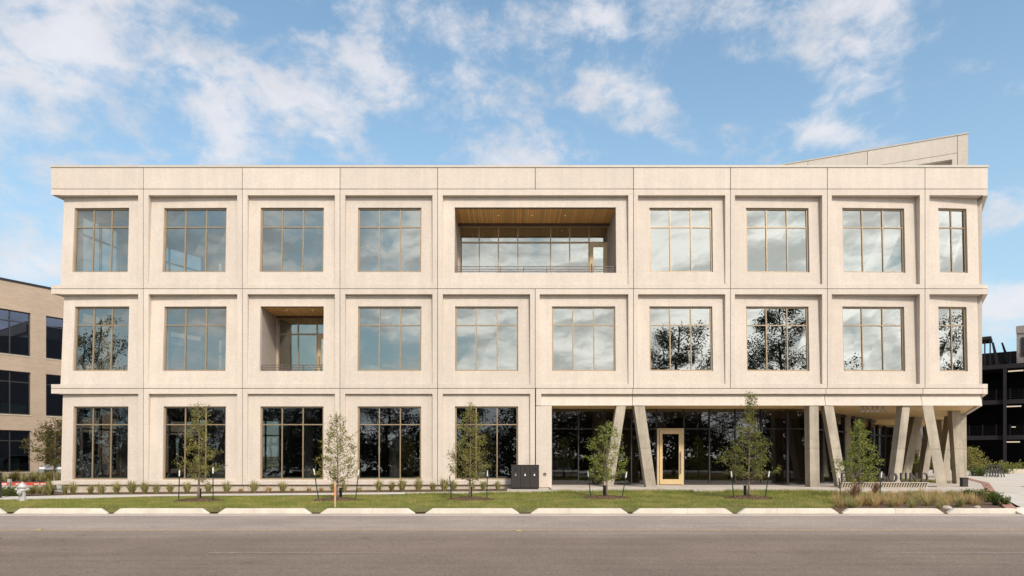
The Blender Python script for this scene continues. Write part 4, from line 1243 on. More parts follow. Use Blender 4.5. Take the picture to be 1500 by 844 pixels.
# steel stakes (white caps)
stk = [((263, 689), (261.5, 732), 'left stake of the tree before the second window bay'), ((312, 685), (312, 732), 'right stake of the tree before the second window bay'),
       ((459.5, 687), (467.5, 730), 'left stake of the tree with the orange tape'), ((525.5, 688), (520.5, 730), 'right stake of the tree with the orange tape'),
       ((658.5, 697), (661.5, 735), 'left stake of the tree by the bins, without white cap'), ((714, 689), (713, 734), 'right stake of the tree by the bins'),
       ((861, 689.5), (866, 735), 'left stake of the tree before the slanted column'), ((918, 691.5), (910.5, 735), 'right stake of the tree before the slanted column'),
       ((1071, 690.5), (1075.5, 732.5), 'left stake of the dense tree by the door'), ((1127, 690.5), (1120, 731), 'right stake of the dense tree by the door'),
       ((1228, 691.5), (1232.5, 727), 'left stake of the tree before the metal letters'), ((1291.5, 691), (1288, 727), 'right stake of the tree before the metal letters')]
for i, ((tx, ty), (bx, by), lab) in enumerate(stk):
    x = (bx-750)/PPM; y = TY; g = G(x, y) if bx < 1200 else .03
    root = empty('tree_stake', (x, y, g), 0, 'thin dark green steel ' + lab, 'stake', 'steel stakes beside the young trees')
    tp = Vector(((tx-750)/PPM - x, 0, EYE + (HY-ty)/PPM - g)); c0 = Vector((0, 0, -.05))
    e = tp - c0
    capl = 0 if i == 4 else .19
    m_ = tp - e.normalized()*capl
    mb = MB(); mb.tube([c0, m_], .017, 5); mb.build('post', M['stake'], root)
    if capl: mb = MB(); mb.tube([m_, tp], .021, 6); mb.build('cap', M['white'], root)
# wooden stake with tape
x = (491-750)/FPX*(D-9.9); y = -9.9
root = empty('survey_stake', (x, y, G(x, y)), 0, 'raw wooden stake with orange tape in front of the second tree', 'stake')
zt = EYE + (HY-705)/FPX*(D-9.9) - G(x, y)
mb = MB(); mb.box(-.02, .02, -.012, .012, -.05, zt); mb.build('post', M['pine'], root)
mb = MB(); mb.box(-.023, .023, -.015, .015, zt*.42, zt*.82); mb.tube([(-.02, -.02, zt*.5), (-.07, -.03, zt*.45)], .012, 5); mb.build('tape', pmat('orange_paint', (0.62, 0.27, 0.13), .8), root)
# black standpipes beside the trunks
for px, lab in ((292.5, 'at the tree before the second bay'), (499, 'at the tree with the wooden stake'), (689.5, 'at the tree by the bins'), (885.5, 'at the tree by the first slanted column'), (1091.5, 'at the dense tree by the door')):
    yy = -6.3; x = (px-750)/FPX*(D+yy)
    o = empty('irrigation_standpipe', (x, yy, G(x, yy)), 0, 'short black watering tube ' + lab, 'pipe', 'black watering tubes by the young trees')
    mb = MB(); mb.lathe([(.05, -.05), (.05, .36), (.055, .36), (.055, .40), (0, .40)], 14); mb.build('tube', M['black'], o)

# ------------------------------------------------------------------ grass tufts along the plinth
def tuft_mesh(name, n, h, spread, mat, seed, arch=1.0, w=.012, plume=0):
    r_ = random.Random(seed); V = []
    for _ in range(n):
        az = r_.uniform(0, 6.283); hh = h*r_.uniform(.6, 1.1); sp = spread*abs(r_.gauss(.55, .35))
        b0 = Vector((math.cos(az)*.04*r_.random(), math.sin(az)*.04*r_.random(), -.01))
        p1 = b0 + Vector((math.cos(az)*sp*.35, math.sin(az)*sp*.35, hh*.62))
        p2 = b0 + Vector((math.cos(az)*sp, math.sin(az)*sp, hh*(1-.35*arch*min(1, sp/spread))))
        s = Vector((-math.sin(az+r_.uniform(-.9,.9)), math.cos(az), 0))*w
        V += [b0-s*.6, b0+s*.6, p1+s, p1-s, p1-s, p1+s, p2+s*.15, p2-s*.15]
    me = bpy.data.meshes.new(name)
    me.from_pydata([tuple(v) for v in V], [], [tuple(range(i, i+4)) for i in range(0, len(V), 4)]); me.materials.append(mat)
    return me
tm = [tuft_mesh('grass_tuft', 110, .34, .26, M['tuft'], s, 1.0, .006) for s in (1, 2, 3)] + [tuft_mesh('grass_tuft', 90, .24, .2, M['tan'], s, 1.0, .006) for s in (4,)]
row = [95,107,133,148,171,193,212,229,249,274,305,332,353,372,393,414,428,453,471,488,504,526,555,574,589,613,634,651,664,691,708,729]
ords = ['first','second','third','fourth','fifth','sixth','seventh','eighth','ninth','tenth','eleventh','twelfth','thirteenth','fourteenth','fifteenth','sixteenth','seventeenth','eighteenth','nineteenth','twentieth',
        'twenty-first','twenty-second','twenty-third','twenty-fourth','twenty-fifth','twenty-sixth','twenty-seventh','twenty-eighth','twenty-ninth','thirtieth','thirty-first','thirty-second']
szs = [.9,1.1,1.0,1.1,1.15,1.25,1.1,1.0,1.05,1.1,.95,1.0,.65,1.15,.8,.95,.7,.8,.75,.95,.9,.7,1.15,.85,1.05,1.1,.95,1.1,1.0,.85,.9,.9]
for i, px in enumerate(row):
    y = -1.35 + random.uniform(-.1, .15); x = (px-750)/FPX*(D+y)
    dry = szs[i] < .82
    o = bpy.data.objects.new('grass_tuft', tm[3] if dry else tm[i % 3]); COL.objects.link(o)
    o.location = (x, y, gb(x)+.03); o.rotation_euler = (0, 0, random.uniform(0, 6)); s = szs[i]*1.55*random.uniform(.88, 1.15); o.scale = (s, s, s)
    tag(o, ('small dry tan' if dry else 'arching yellow-green') + ' grass tuft, %s from the left in the bed along the plinth' % ords[i], 'grass tuft', 'ornamental grass tufts along the plinth')

# native bed: mixed clumps as one mass plus individually visible plants
V = []; cols = {'tuft': [], 'tan': []}
allV = {'tuft': [], 'tan': []}
rb = random.Random(5)
for i in range(230):
    t = rb.random()**.8; y = KY + .35 + (7.0-.5)*t
    xl = lawn_right(y); xr = 13.3 + (17.9-13.3)*t
    x = rb.uniform(xl-.1, xr - (.5 if t < .5 else .15))
    kx_ = 'tan' if rb.random() < .42 else 'tuft'
    h = rb.uniform(.26, .50) * (.85 if kx_ == 'tuft' else 1.0) * (1 - .6*max(0, t-.35)); sp = h*.75
    for _ in range(70):
        az = rb.uniform(0, 6.283); hh = h*rb.uniform(.6, 1.1); s_ = sp*abs(rb.gauss(.5, .35))
        b0 = np.array([x+math.cos(az)*.05*rb.random(), y+math.sin(az)*.05*rb.random(), .02])
        p2 = b0 + np.array([math.cos(az)*s_, math.sin(az)*s_, hh*(1-.3*min(1, s_/sp))])
        s = np.array([-math.sin(az), math.cos(az), 0])*.008
        allV[kx_] += [b0-s, b0+s, p2]
for k_, lab in (('tuft', 'olive green native grasses massed in the kerbside bed at right'), ('tan', 'dry tan native grasses massed in the kerbside bed at right')):
    o = tri_mesh('native_grass', np.array(allV[k_]), M[k_], None, 'stuff'); tag(o, lab, 'grass')
rm = tuft_mesh('red_plume_grass', 160, .75, .38, M['red'], 9, .6, .006)
for (px, py, s, lab) in ((1252, 738, 1.0, 'left reddish plume grass below the leafy tree'), (1283, 728, .85, 'right reddish plume grass near the right tree stake')):
    z_ = 1.44*FPX/(py-HY); o = bpy.data.objects.new('plume_grass', rm); COL.objects.link(o); o.location = ((px-750)/FPX*z_, z_-D, .02); o.scale = (s,)*3; tag(o, lab, 'grass', 'reddish plume grasses in the native bed')
def leafy(name, px, z_, h, r_, mat, n, seed, lab, group=None, size=.04, g=.02):
    rr_ = random.Random(seed); pts_ = []
    root = empty(name, ((px-750)/FPX*z_, z_-D, g), 0, lab, 'plant', group)
    mb = MB()
    for k_ in range(12):
        az = rr_.uniform(0, 6.28); e = Vector((math.cos(az)*r_*rr_.uniform(.2,.9), math.sin(az)*r_*rr_.uniform(.2,.9), h*rr_.uniform(.6, 1)))
        mb.tube([(0,0,0), e*.55+Vector((0,0,h*.08)), e], [.008, .006, .003], 4)
        for _ in range(n//12):
            u = rr_.random()**.6; p_ = e*u + Vector((rr_.gauss(0,1), rr_.gauss(0,1), rr_.gauss(0,1)))*r_*.16; p_.z = max(.01, p_.z); pts_.append(tuple(p_))
    mb.build('stems', M['bark'], root); tri_mesh('leaves', leaf_cloud(pts_, size), M[mat], root, k=4)
    return root
for px, z_, s, lab in ((1435, 20.6, .42, 'bright green leafy plant, leftmost in the bed corner'), (1449, 20.0, .36, 'bright green leafy plant in the middle of the bed corner'), (1458, 18.9, .34, 'low green leafy plant beside the kerb at the bed corner'), (1470, 18.6, .25, 'smallest green leafy plant beside the red paver edging'), (1412, 21.5, .32, 'green leafy plant left of the bed corner by the round lamp post')):
    leafy('leafy_plant', px, z_, s, s*.8, 'leafG', 420, int(px), lab, 'bright leafy plants at the bed corner', .035)
for px, z_, s, lab in ((1386, 17.75, .16, 'largest pale boulder in the kerb inlet at right'), (1399, 18.6, .13, 'pale stone right of the boulder in the kerb inlet'), (1431, 18.0, .10, 'small flat pale stone at the kerb under the leafy plants')):
    mb = MB(); rr_ = random.Random(int(px)); prof_ = []
    seg = 14
    for j in range(7):
        ph = math.pi*j/6 - math.pi/2
        for k_ in range(seg):
            an = 6.283*k_/seg; f = 1 + rr_.uniform(-.12, .12)
            mb.v.append((s*f*math.cos(ph)*math.cos(an), s*.7*f*math.cos(ph)*math.sin(an), s*.45*f*math.sin(ph)))
    for j in range(6):
        for k_ in range(seg):
            k2 = (k_+1) % seg; mb.f.append((j*seg+k_, j*seg+k2, (j+1)*seg+k2, (j+1)*seg+k_))
    o = mb.build('boulder', M['rock'], None, smooth=True); o.location = ((px-750)/FPX*z_, z_-D, .03); tag(o, lab, 'rock', 'pale stones in the native bed')

# bollard light at the last column
x = X(1412, .3)
root = empty('bollard_light', (x, .3, .1), 0, 'short square dark bollard light beside the rearmost corner columns', 'lamp')
mb = MB(); mb.box(-.12, .12, -.1, .1, 0, .36); mb.build('post', M['darkmetal'], root, bevel=.006)
mb = MB(); mb.box(-.13, .13, -.11, .11, .361, .40); mb.build('cap', M['black'], root, bevel=.004)

# ------------------------------------------------------------------ neighbouring tan brick building (left)
ang = math.atan2(.862, .506)
NB = empty('brick_building', (-34.8, 19.0, 0), ang, 'tan brick office building with large dark windows behind the left corner', 'building')
NT = 13.75
cols_ = []
def nb_win(s0, s1): return s0, s1
spans = [(-3.7-4.7*i, 0-4.7*i) for i in range(4)] + [(.98, 4.68), (5.66, 9.4), (10.4, 14.1)]
nbrows = [(.28, 3.25), (4.38, 7.45), (8.62, 11.75)]
holes = [(a+20, b+20, c, d_) for a, b in spans for c, d_ in nbrows]
ss = sorted({0.0, 36.0} | {h[0] for h in holes} | {h[1] for h in holes}); zz = sorted({-.3, NT} | {c for r_ in nbrows for c in r_})
mb = MB()
for a, b in zip(ss, ss[1:]):
    for c, d_ in zip(zz, zz[1:]):
        if any(h[0] <= a+1e-6 and b <= h[1]+1e-6 and h[2] <= c+1e-6 and d_ <= h[3]+1e-6 for h in holes): continue
        mb.box(a-20, b-20, 0, .3, c, d_)
mb.box(-20, -19.7, .3, 14, -.3, NT); mb.box(15.7, 16, .3, 14, -.3, NT)
mb.build('wall', M['brick'], NB)
mb = MB(); mb.box(-20.05, 16.05, -.06, .36, NT+.002, NT+.14); mb.build('coping', M['black'], NB)
mb = MB(); mb.box(-19.7, 15.7, .3, 14, NT-.5, NT-.4); mb.build('roof', M['roof'], NB)
for zf in (0.05, 3.9, 8.1):
    mb = MB(); mb.box(-19.7, 15.7, .31, 8, zf, zf+.2); mb.build('floor_slab', M['intdark'], NB)
mb = MB(); mb.box(-19.7, 15.7, 8, 8.2, 0, NT-.5); mb.build('rear_wall', M['intdark'], NB)
for a, b in spans:
    for c, d_ in nbrows:
        mb = MB(); n = 3; f = .07
        a_, b_ = a+.003, b-.003; c_, e_ = c+.003, d_-.003
        mb.box(a_, b_, .14, .22, c_, c_+f); mb.box(a_, b_, .14, .22, e_-f, e_)
        for i in range(n+1):
            xx = a_+f/2+(b_-a_-f)*i/n; mb.box(xx-f/2, xx+f/2, .141, .219, c_+f, e_-f)
        zt_ = e_ - .75; mb.box(a_+f, b_-f, .143, .217, zt_-f/2, zt_+f/2)
        w = mb.build('window', M['darkmetal'], NB)
        gm = MB(); gm.quad((a_, .18, c_), (b_, .18, c_), (b_, .18, e_), (a_, .18, e_)); gm.build('pane', M['brickglass'], w)
        mb = MB(); mb.box(a-.06, b+.06, -.03, .13, c-.09, c-.002); mb.build('sill', M['plinth'], NB)
# lounge chairs behind its glass
def lounge(s, z, lab):
    p_ = Matrix.Rotation(ang, 4, 'Z') @ Vector((s, .62, 0))
    root = empty('lounge_chair', (-34.8+p_.x, 19+p_.y, z), ang, lab, 'chair', 'green lounge chairs behind the brick building windows')
    mb = MB(); mb.loft([(-.42,-.05,.25),(.42,-.05,.25),(.42,.08,.25),(-.42,.08,.25)], [(-.36,-.18,1.0),(.36,-.18,1.0),(.36,-.08,1.0),(-.36,-.08,1.0)]); mb.build('backrest', M['tealchair'], root, bevel=.03)
    mb = MB(); mb.box(-.4, .4, -.0, .6, .25, .42); mb.build('seat', M['tealchair'], root, bevel=.03)
    for lx in (-.33, .33):
        for ly in (.05, .52):
            mb = MB(); mb.tube([(lx, ly, 0), (lx*.9, ly, .27)], .02, 6); mb.build('leg', M['darkmetal'], root)
lounge(-1.9, .25, 'green lounge chair, leftmost behind the ground-floor glass'); lounge(-.85, .25, 'green lounge chair nearest the brick pier on the ground floor')
lounge(-1.25, 4.12, 'green lounge chair, left one on the second floor'); lounge(-.45, 4.12, 'green lounge chair, right one on the second floor')

# drive with red kerb between the buildings
mb = MB(); mb.quad((-60, 1.5, -.22), (-20.5, 1.5, -.22), (-17.5, 8, -.22), (-14.5, 40, -.22)); mb.quad((-60, 1.5, -.22), (-14.5, 40, -.22), (-20, 44, -.22), (-60, 12, -.22))
struct('side_drive', mb, M['walk'])
mb = MB()
def kx2(px, z_): return ((px-750)/FPX*z_, z_-D)
a = kx2(-60, 36.5); b = kx2(70, 36.5)
mb.box(a[0], b[0], a[1], a[1]+.2, -.25, -.06); struct('side_drive_kerb', mb, M['redpaint'])
mb = MB()
for q_ in (5, 26, 55, 62):
    xx = kx2(q_, 36.5)[0]; mb.box(xx-.17, xx+.17, a[1]-.005, a[1]+.1, -.17, -.12)
struct('kerb_lettering', mb, M['white'])
mb = MB(); mb.quad((a[0], a[1]+.2, -.08), (b[0]+3, a[1]+.2, -.08), (-22, 40, -.05), (-55, 9, -.05)); struct('verge_soil', mb, M['soil'])
rv = random.Random(77); vv = []; vt = []
for i in range(70):
    px = rv.uniform(-20, 88); z_ = rv.uniform(37.2, 40.5); x = (px-750)/FPX*z_; y = z_-D; h = rv.uniform(.35, .75)
    tgt = vt if rv.random() < .5 else vv
    for _ in range(60):
        az = rv.uniform(0, 6.283); hh = h*rv.uniform(.6, 1.1); s_ = h*.6*abs(rv.gauss(.5, .35))
        b0 = np.array([x, y, -.08]); p2 = b0 + np.array([math.cos(az)*s_, math.sin(az)*s_, hh]); s = np.array([-math.sin(az), math.cos(az), 0])*.015
        tgt += [b0-s, b0+s, p2]
# nearer bed between the drive and the sidewalk
for i in range(60):
    px = rv.uniform(18, 78); z_ = rv.uniform(26.4, 29.5); x = (px-750)/FPX*z_; y = z_-D; h = rv.uniform(.2, .42)
    tgt = vt if rv.random() < .6 else vv
    for _ in range(50):
        az = rv.uniform(0, 6.283); hh = h*rv.uniform(.6, 1.1); s_ = h*.6*abs(rv.gauss(.5, .35))
        b0 = np.array([x, y, -.16]); p2 = b0 + np.array([math.cos(az)*s_, math.sin(az)*s_, hh]); s = np.array([-math.sin(az), math.cos(az), 0])*.010
        tgt += [b0-s, b0+s, p2]
o = tri_mesh('verge_grass', np.array(vv), M['tuft'], None, 'stuff'); tag(o, 'green and straw grasses growing before the tan brick building', 'grass')
o = tri_mesh('verge_grass', np.array(vt), M['leafBr'], None, 'stuff'); tag(o, 'brownish grasses growing before the tan brick building', 'grass')
mb = MB(); mb.quad((-40, -2.0, -.17), (-19.4, -1.94, -.165), (-19.4, .6, -.165), (-21, 1.6, -.165)); mb.quad((-40, -2.0, -.17), (-21, 1.6, -.165), (-50, 1.6, -.17), (-50, -2, -.17)); struct('verge_bed', mb, M['soil'])
leafy('ground_shrub', 6, 25.6, .35, .5, 'leafG', 700, 301, 'low dark green shrub left of the hydrant', 'low shrubs behind the left sidewalk', .04, -.17)
leafy('ground_shrub', 24, 25.6, .32, .5, 'leafG', 700, 302, 'low green shrub right behind the hydrant', 'low shrubs behind the left sidewalk', .04, -.17)
o = bpy.data.objects.new('grass_clump', tuft_mesh('grass_clump', 160, .75, .4, M['tuft'], 33, 1, .009)); COL.objects.link(o); o.location = (*kx2(72, 26.2), -.17); tag(o, 'tall straw grass clump at the left corner of the building', 'grass tuft')
# grey marker post and dark post
xx, yy = kx2(14, 26.8)
root = empty('marker_post', (xx, yy, -.17), 0, 'grey utility marker post with a small head left of the hydrant', 'post')
mb = MB(); mb.box(-.045, .045, -.03, .03, 0, .52); mb.build('shaft', M['greyclad'], root)
mb = MB(); mb.box(-.06, .06, -.045, .045, .52, .66); mb.build('head', pmat('grey_plastic', (.35,.36,.38), .6), root)
xx, yy = kx2(0.5, 24.5)
root = empty('drive_post', (xx-.05, yy, -.17), 0, 'dark square post cut by the left edge of the picture', 'post')
mb = MB(); mb.box(-.06, .06, -.06, .06, 0, .95); mb.build('shaft', M['darkmetal'], root); mb = MB(); mb.box(-.07, .07, -.07, .07, .951, .98); mb.build('cap', M['darkmetal'], root)

# shrub-like tree at the left corner of the building
xx, yy = kx2(80.5, 30.5)
root = empty('corner_tree', (xx, yy, -.18), 0, 'brownish spreading small tree in front of the tan brick building', 'tree')
make_tree(root, 3.5, [(.3,.3),(.42,.85),(.6,1.0),(.8,.75),(.95,.4),(1,.1)], 44, 3600, .045, 'leafBr', 91, r0=.06, base=.34, up=.35, jit=.1, extra=[(0,1.8,-1.2,1.9,90),(0,2.0,-1.1,2.7,80)])
mb = MB(); xx, yy = kx2(85.5, 31); 
# parked silver car glimpsed behind the corner
def car(name, loc, rz, paint, lab, tall=0.0, pickup=False):
    root = empty(name, loc, rz, lab, 'car')
    L2, Wd = 2.3, .92
    def prof(scale, pts): return pts
    body = [(-2.3,.35),(-2.28,.75),(-2.1,.98),(-1.15,1.05+tall*.3),(2.15,1.0+tall*.3),(2.32,.8),(2.34,.4),(2.2,.28),(-2.2,.28)]
    cab = [(-1.25,1.05+tall*.3),(-.55,1.52+tall),(.0,1.60+tall),(1.5 if not pickup else .5,1.56+tall),(2.05 if not pickup else .9,1.02+tall*.3)]
    mb = MB(); mb.loft([(x,-Wd,z) for x,z in body],[(x,Wd,z) for x,z in body]); mb.build('body', M[paint], root, bevel=.05)
    mb = MB(); mb.loft([(x,-Wd+.12*(z-1)/.5-.0+.02,z) for x,z in cab],[(x,Wd-.12*(z-1)/.5-.02,z) for x,z in cab]); cb = mb.build('cabin', M[paint], root, bevel=.03)
    mb = MB()
    mb.quad((-1.20,-.72,1.1+tall*.3),(-1.20,.72,1.1+tall*.3),(-.60,.66,1.48+tall),(-.60,-.66,1.48+tall))
    for s in (-1, 1):
        mb.quad((-.95,s*.935,1.1+tall*.3),(1.6 if not pickup else .6,s*.935,1.1+tall*.3),(1.3 if not pickup else .4,s*.84,1.5+tall),(-.45,s*.84,1.5+tall))
    g_ = mb.build('windscreen', M['black'], root); g_.scale = (1.012, 1.0, 1.0)
    for x in (-1.4, 1.45):
        for s in (-1, 1):
            mb = MB(); mb.lathe([(.2,-.11),(.34,-.11),(.36,-.08),(.36,.08),(.34,.11),(.2,.11)], 22)
            wh = mb.build('wheel', M['rubber'], root); wh.rotation_euler = (R(90), 0, 0); wh.location = (x, s*.84, .36)
            mb = MB(); mb.lathe([(.205,-.10),(.205,.10)], 16); mb.build('rim', M['carsilver'], wh)
    for s in (-1, 1):
        mb = MB(); mb.box(-2.33, -2.2, s*.62-.17, s*.62+.17, .72, .86); mb.build('headlight', M['white'], root, bevel=.02)
    mb = MB(); mb.box(-2.35, -2.27, -.42, .42, .5, .7); mb.build('grille', M['black'], root)
    mb = MB(); mb.box(-2.40, -2.25, -.88, .88, .34, .48); mb.build('bumper', M['rubber'] if paint != 'carwhite' else M[paint], root, bevel=.02)
    return root
xx, yy = kx2(93, 46)
car('parked_car', (xx+.75, yy, -.2), R(90), 'carsilver', 'silver car glimpsed between the tan building and the left corner', .1)
# vehicles in the lot across the street (seen in the glass)
car('parked_car', (6.0, -47, -1.1), R(-92), 'carwhite', 'white sport utility vehicle across the street, mirrored in the lobby glass', .2)
car('parked_car', (-1.0, -48, -1.1), R(-88), 'cardark', 'dark car across the street, mirrored left of the bins', .1)
car('parked_car', (-31, -47, -1.1), R(-85), 'carsilver', 'silver car across the street, mirrored in the first ground-floor window', .1)

# ------------------------------------------------------------------ steel parking structure (right)
pang = math.atan2(.60, -.80)
PP = Vector((44.0, 31.0, 0))
GRG = empty('parking_garage', (44.0, 31.0, 0), 0, 'dark steel parking garage with open decks and stairs at the right edge', 'building')
U = Vector((-.78, .63, 0)).normalized(); Nn = Vector((U.y, -U.x, 0)) * 1.0   # inwards (away from camera)
Nn = Vector((.63, .78, 0)).normalized()
def gp(s, y, z):
    p_ = U*s + Nn*y; return (p_.x, p_.y, z)
for z in (3.23, 6.44, 9.65):
    mb = MB(); mb.box(-14, 9, 0, 14, z-.25, z, gp); mb.build('deck', M['garage'], GRG)
    mb = MB(); mb.box(-14, 9, -.12, -.002, z-.35, z+.04, gp); mb.build('edge_beam', M['steel'], GRG)
    mb = MB()
    for k_ in range(5): mb.box(-14, 9, -.07, -.05, z+.2+k_*.17, z+.215+k_*.17, gp)
    for k_ in range(24): mb.box(-14+k_, -13.95+k_, -.09, -.04, z+.04, z+1.05, gp)
    mb.build('railing', M['steel'], GRG)
for s in (-12, -8, -4.2, -.6, 3.2, 7):
    mb = MB(); mb.box(s-.12, s+.12, -.4, -.125, .05, 9.3, gp); mb.build('post', M['steel'], GRG)
mb = MB(); mb.box(-14, 9, 9, 9.2, .05, 10.4, gp); mb.build('rear_wall', M['garage'], GRG)
mb = MB(); mb.box(8.9, 9.1, .1, 9, .05, 10.5, gp); mb.build('end_wall', M['garage'], GRG)
for (s, z) in ((-1.35, 9.17), (-1.2, 5.96), (-1.1, 2.73), (-1.6, 1.9)):
    if z == 1.9: continue
    mb = MB(); mb.box(s-.55, s+.55, .9, 1.05, z-.10, z, gp); mb.build('strip_light', M['lamp'], GRG)
mb = MB(); mb.box(-1.3, -1.0, 3.0, 3.1, 4.05, 4.15, gp); mb.build('strip_light', M['lamp'], GRG)
# stairs and canopies on the roof deck
mb = MB()
mb.loft([gp(.25,1,11.9), gp(.42,1,11.9), gp(.1,1,9.7), gp(-.2,1,9.7)], [gp(.25,1.2,11.9), gp(.42,1.2,11.9), gp(.1,1.2,9.7), gp(-.2,1.2,9.7)])
mb.loft([gp(-.42,1,11.8), gp(-.28,1,11.8), gp(-.75,1,9.7), gp(-1.05,1,9.7)], [gp(-.42,1.2,11.8), gp(-.28,1.2,11.8), gp(-.75,1.2,9.7), gp(-1.05,1.2,9.7)])
mb.build('stair_stringer', M['steel'], GRG)
mb = MB(); mb.box(-3.5, 3.5, 1.6, 1.8, 9.7, 11.0, gp); mb.build('roof_screen', M['steel'], GRG)
mb = MB(); mb.box(.42, 3.5, .4, 3.0, 12.1, 12.4, gp); mb.build('roof_canopy', M['steel'], GRG)
for s in (.5, .9, 3.2):
    mb = MB(); mb.box(s-.05, s+.05, .5, .6, 9.7, 12.1, gp); mb.build('canopy_post', M['steel'], GRG)
mb = MB(); mb.box(-14, -1.42, .3, 5, 9.66, 13.0, gp); mb.build('stair_tower', M['greyclad'], GRG)
mb = MB(); mb.box(-14, -1.38, .2, .295, 12.4, 13.05, gp); mb.build('tower_fascia', M['greyclad'], GRG)
mb = MB(); mb.box(-2.3, -1.75, .22, .298, 10.3, 12.0, gp); mb.build('tower_window', M['black'], GRG)

# bike racks, shrubs in front of the garage
mb0 = MB(); mb0.tube([(-.35, 0, 0), (-.05, 0, .78), (.05, 0, .78), (.35, 0, 0)], .03, 6)
rk = None
for i in range(6):
    px = 1446 + i*4.0; z_ = 43.5 - i*.35; loc = ((px-750)/FPX*z_, z_-D, .05)
    if rk is None:
        rk = empty('bike_rack', loc); mb0.build('hoop', M['darkmetal'], rk); mb1 = MB(); mb1.box(-.3, .3, -.015, .015, .3, .33); mb1.build('crossbar', M['darkmetal'], rk); o = rk
    else: o = copy_tree(rk)
    o.location = loc; o.rotation_euler = (0, 0, R(20))
    tag(o, 'dark hoop bike rack, %s from the left in the row by the drive' % ords[i], 'bike rack', 'bike racks beside the drive')
root = empty('courtyard_tree', (*kx2(1424, 46), .05), 0, 'light green small tree right of the corner columns before the garage', 'tree')
make_tree(root, 2.1, [(.15,.4),(.3,1.0),(.55,1.2),(.8,.7),(1,.2)], 36, 1900, .055, 'leafA', 131, r0=.05, base=.2, up=.3, jit=.12)
for px, z_, h, r_, lab in ((1432, 44.5, .55, .9, 'low bright hedge clump under the small courtyard tree'), (1475, 50, .9, .9, 'dark planter shrub right of the bike racks'), (1487, 51, .8, .8, 'dark planter shrub at the right picture edge')):
    leafy('courtyard_shrub', px, z_, h, r_, 'leafG' if px < 1440 else 'leafC', 700, int(px)*3, lab, 'low shrubs before the garage', .07, .05)
mb = MB(); c1 = kx2(1466, 50.5); mb.box(c1[0], c1[0]+6, c1[1], c1[1]+1.2, .05, .4); o = mb.build('planter_wall', M['plinth'], None, bevel=.01); tag(o, 'low concrete planter wall before the parking garage', 'planter')
# courtyard lawn and plants seen between the columns
mb = MB(); mb.quad((17.2, 4.6, .104), (22.0, 4.6, .104), (23.5, 9.0, .104), (17.5, 9.0, .104)); struct('courtyard_lawn_soil', mb, M['lawn'])
pts = [(random.uniform(17.3, 22.5), random.uniform(4.7, 8.9), .104) for _ in range(9000)]
o = blades('courtyard_grass', pts, .09, .014, M['blade']); tag(o, 'green grass strip behind the slanted columns', 'grass')
for px, z_, h, r_, lab in ((1335, 41, 1.6, .8, 'dim leafy shrub behind the metal letters'), (1352, 40, 1.3, .7, 'dim leafy shrub between the rear columns'), (1375, 41.5, 1.5, .7, 'dim leafy shrub behind the leaning corner column')):
    leafy('underpass_shrub', px, z_, h, r_, 'leafC', 700, int(px)*5, lab, 'shrubs in the shaded passage', .07, .1)

# ------------------------------------------------------------------ trees across the street (seen in the glass) 
def big_tree(x, y, H, rc, sd, lab, dens=1.0):
    root = empty('street_oak', (x, y, -1.1 if y < -42 else -.5), 0, lab, 'tree', 'large trees across the street')
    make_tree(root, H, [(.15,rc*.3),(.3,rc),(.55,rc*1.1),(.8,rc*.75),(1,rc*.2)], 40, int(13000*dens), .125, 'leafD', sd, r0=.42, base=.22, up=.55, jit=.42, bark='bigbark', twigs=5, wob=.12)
bt = [(33,-44,25,7.5,1.8),(59.5,-46,25,7,1.7),(19.5,-45,22,6.2,1.6),(9,-50,13,4.5,.9),(1.5,-46,12.5,4.6,.9),(-6,-50,13,4.8,.9),(-14,-47,13,4.6,.9),(-23,-50,13.5,5,.9),(-33,-52,13.5,5.5,.9),(61,-54,19,7,1.0),(-40,-47,13.5,5,1.0),(-50,-47,24,6.5,1.5),(-28,-56,14,5,1.0),(-62,-52,13.5,5.5,1.0),(-44,-52,13,5.5,.8),(14,-56,14,6,.9),(27,-60,15,6,.9),(40,-62,14,6,.9)]
descr = ['tallest spreading oak','broad dark oak','medium oak','round oak','narrow oak','low oak','small oak','sparse oak','distant oak','far right oak','far left oak','rear oak','rear round oak','rear right oak','leafy oak','far leafy oak','tall rear oak','outermost oak']
for i, (x, y, H, rc, dn) in enumerate(bt):
    big_tree(x, y, H, rc, 200+i, 'dark %s across the street behind the viewer' % descr[i], dn)
V_ = []  # unseen far tree line, added to darken reflections in the lobby and ground-floor glass
rf = random.Random(3)
for i in range(34000):
    x = rf.uniform(-130, 130); top = 7.5 + 2.5*math.sin(x*.13) + 1.5*math.sin(x*.41+1) + 1.2*math.sin(x*1.1)
    V_.append((x, -82 + rf.gauss(0, 2.5), -1.1 + (top+1.1)*rf.random()**.75))
o = tri_mesh('added_tree_line', leaf_cloud(V_, .42), M['leafD'], None, 'stuff', k=4); tag(o, 'added dark tree line across the street that darkens the glass reflections', 'trees')
# low timber fence across the street
mb = MB(); mb.box(-60, 55, -58.2, -58.0, -1.1, .9); o = mb.build('lot_fence', pmat('fence_timber', (.10,.08,.06), .9, .3, 2.0)); tag(o, 'long weathered timber fence behind the lot across the street', 'fence')

# ------------------------------------------------------------------ light, sky, camera
sd_ = Vector((.34, -1.0, .86)).normalized()
elev = math.asin(sd_.z); rot = math.atan2(sd_.x, sd_.y)
sl = bpy.data.lights.new('sun', 'SUN'); sl.energy = 2.6; sl.angle = R(7); sl.color = (1.0, .92, .80)
so = bpy.data.objects.new('sun', sl); COL.objects.link(so); so.rotation_euler = sd_.to_track_quat('Z', 'Y').to_euler()

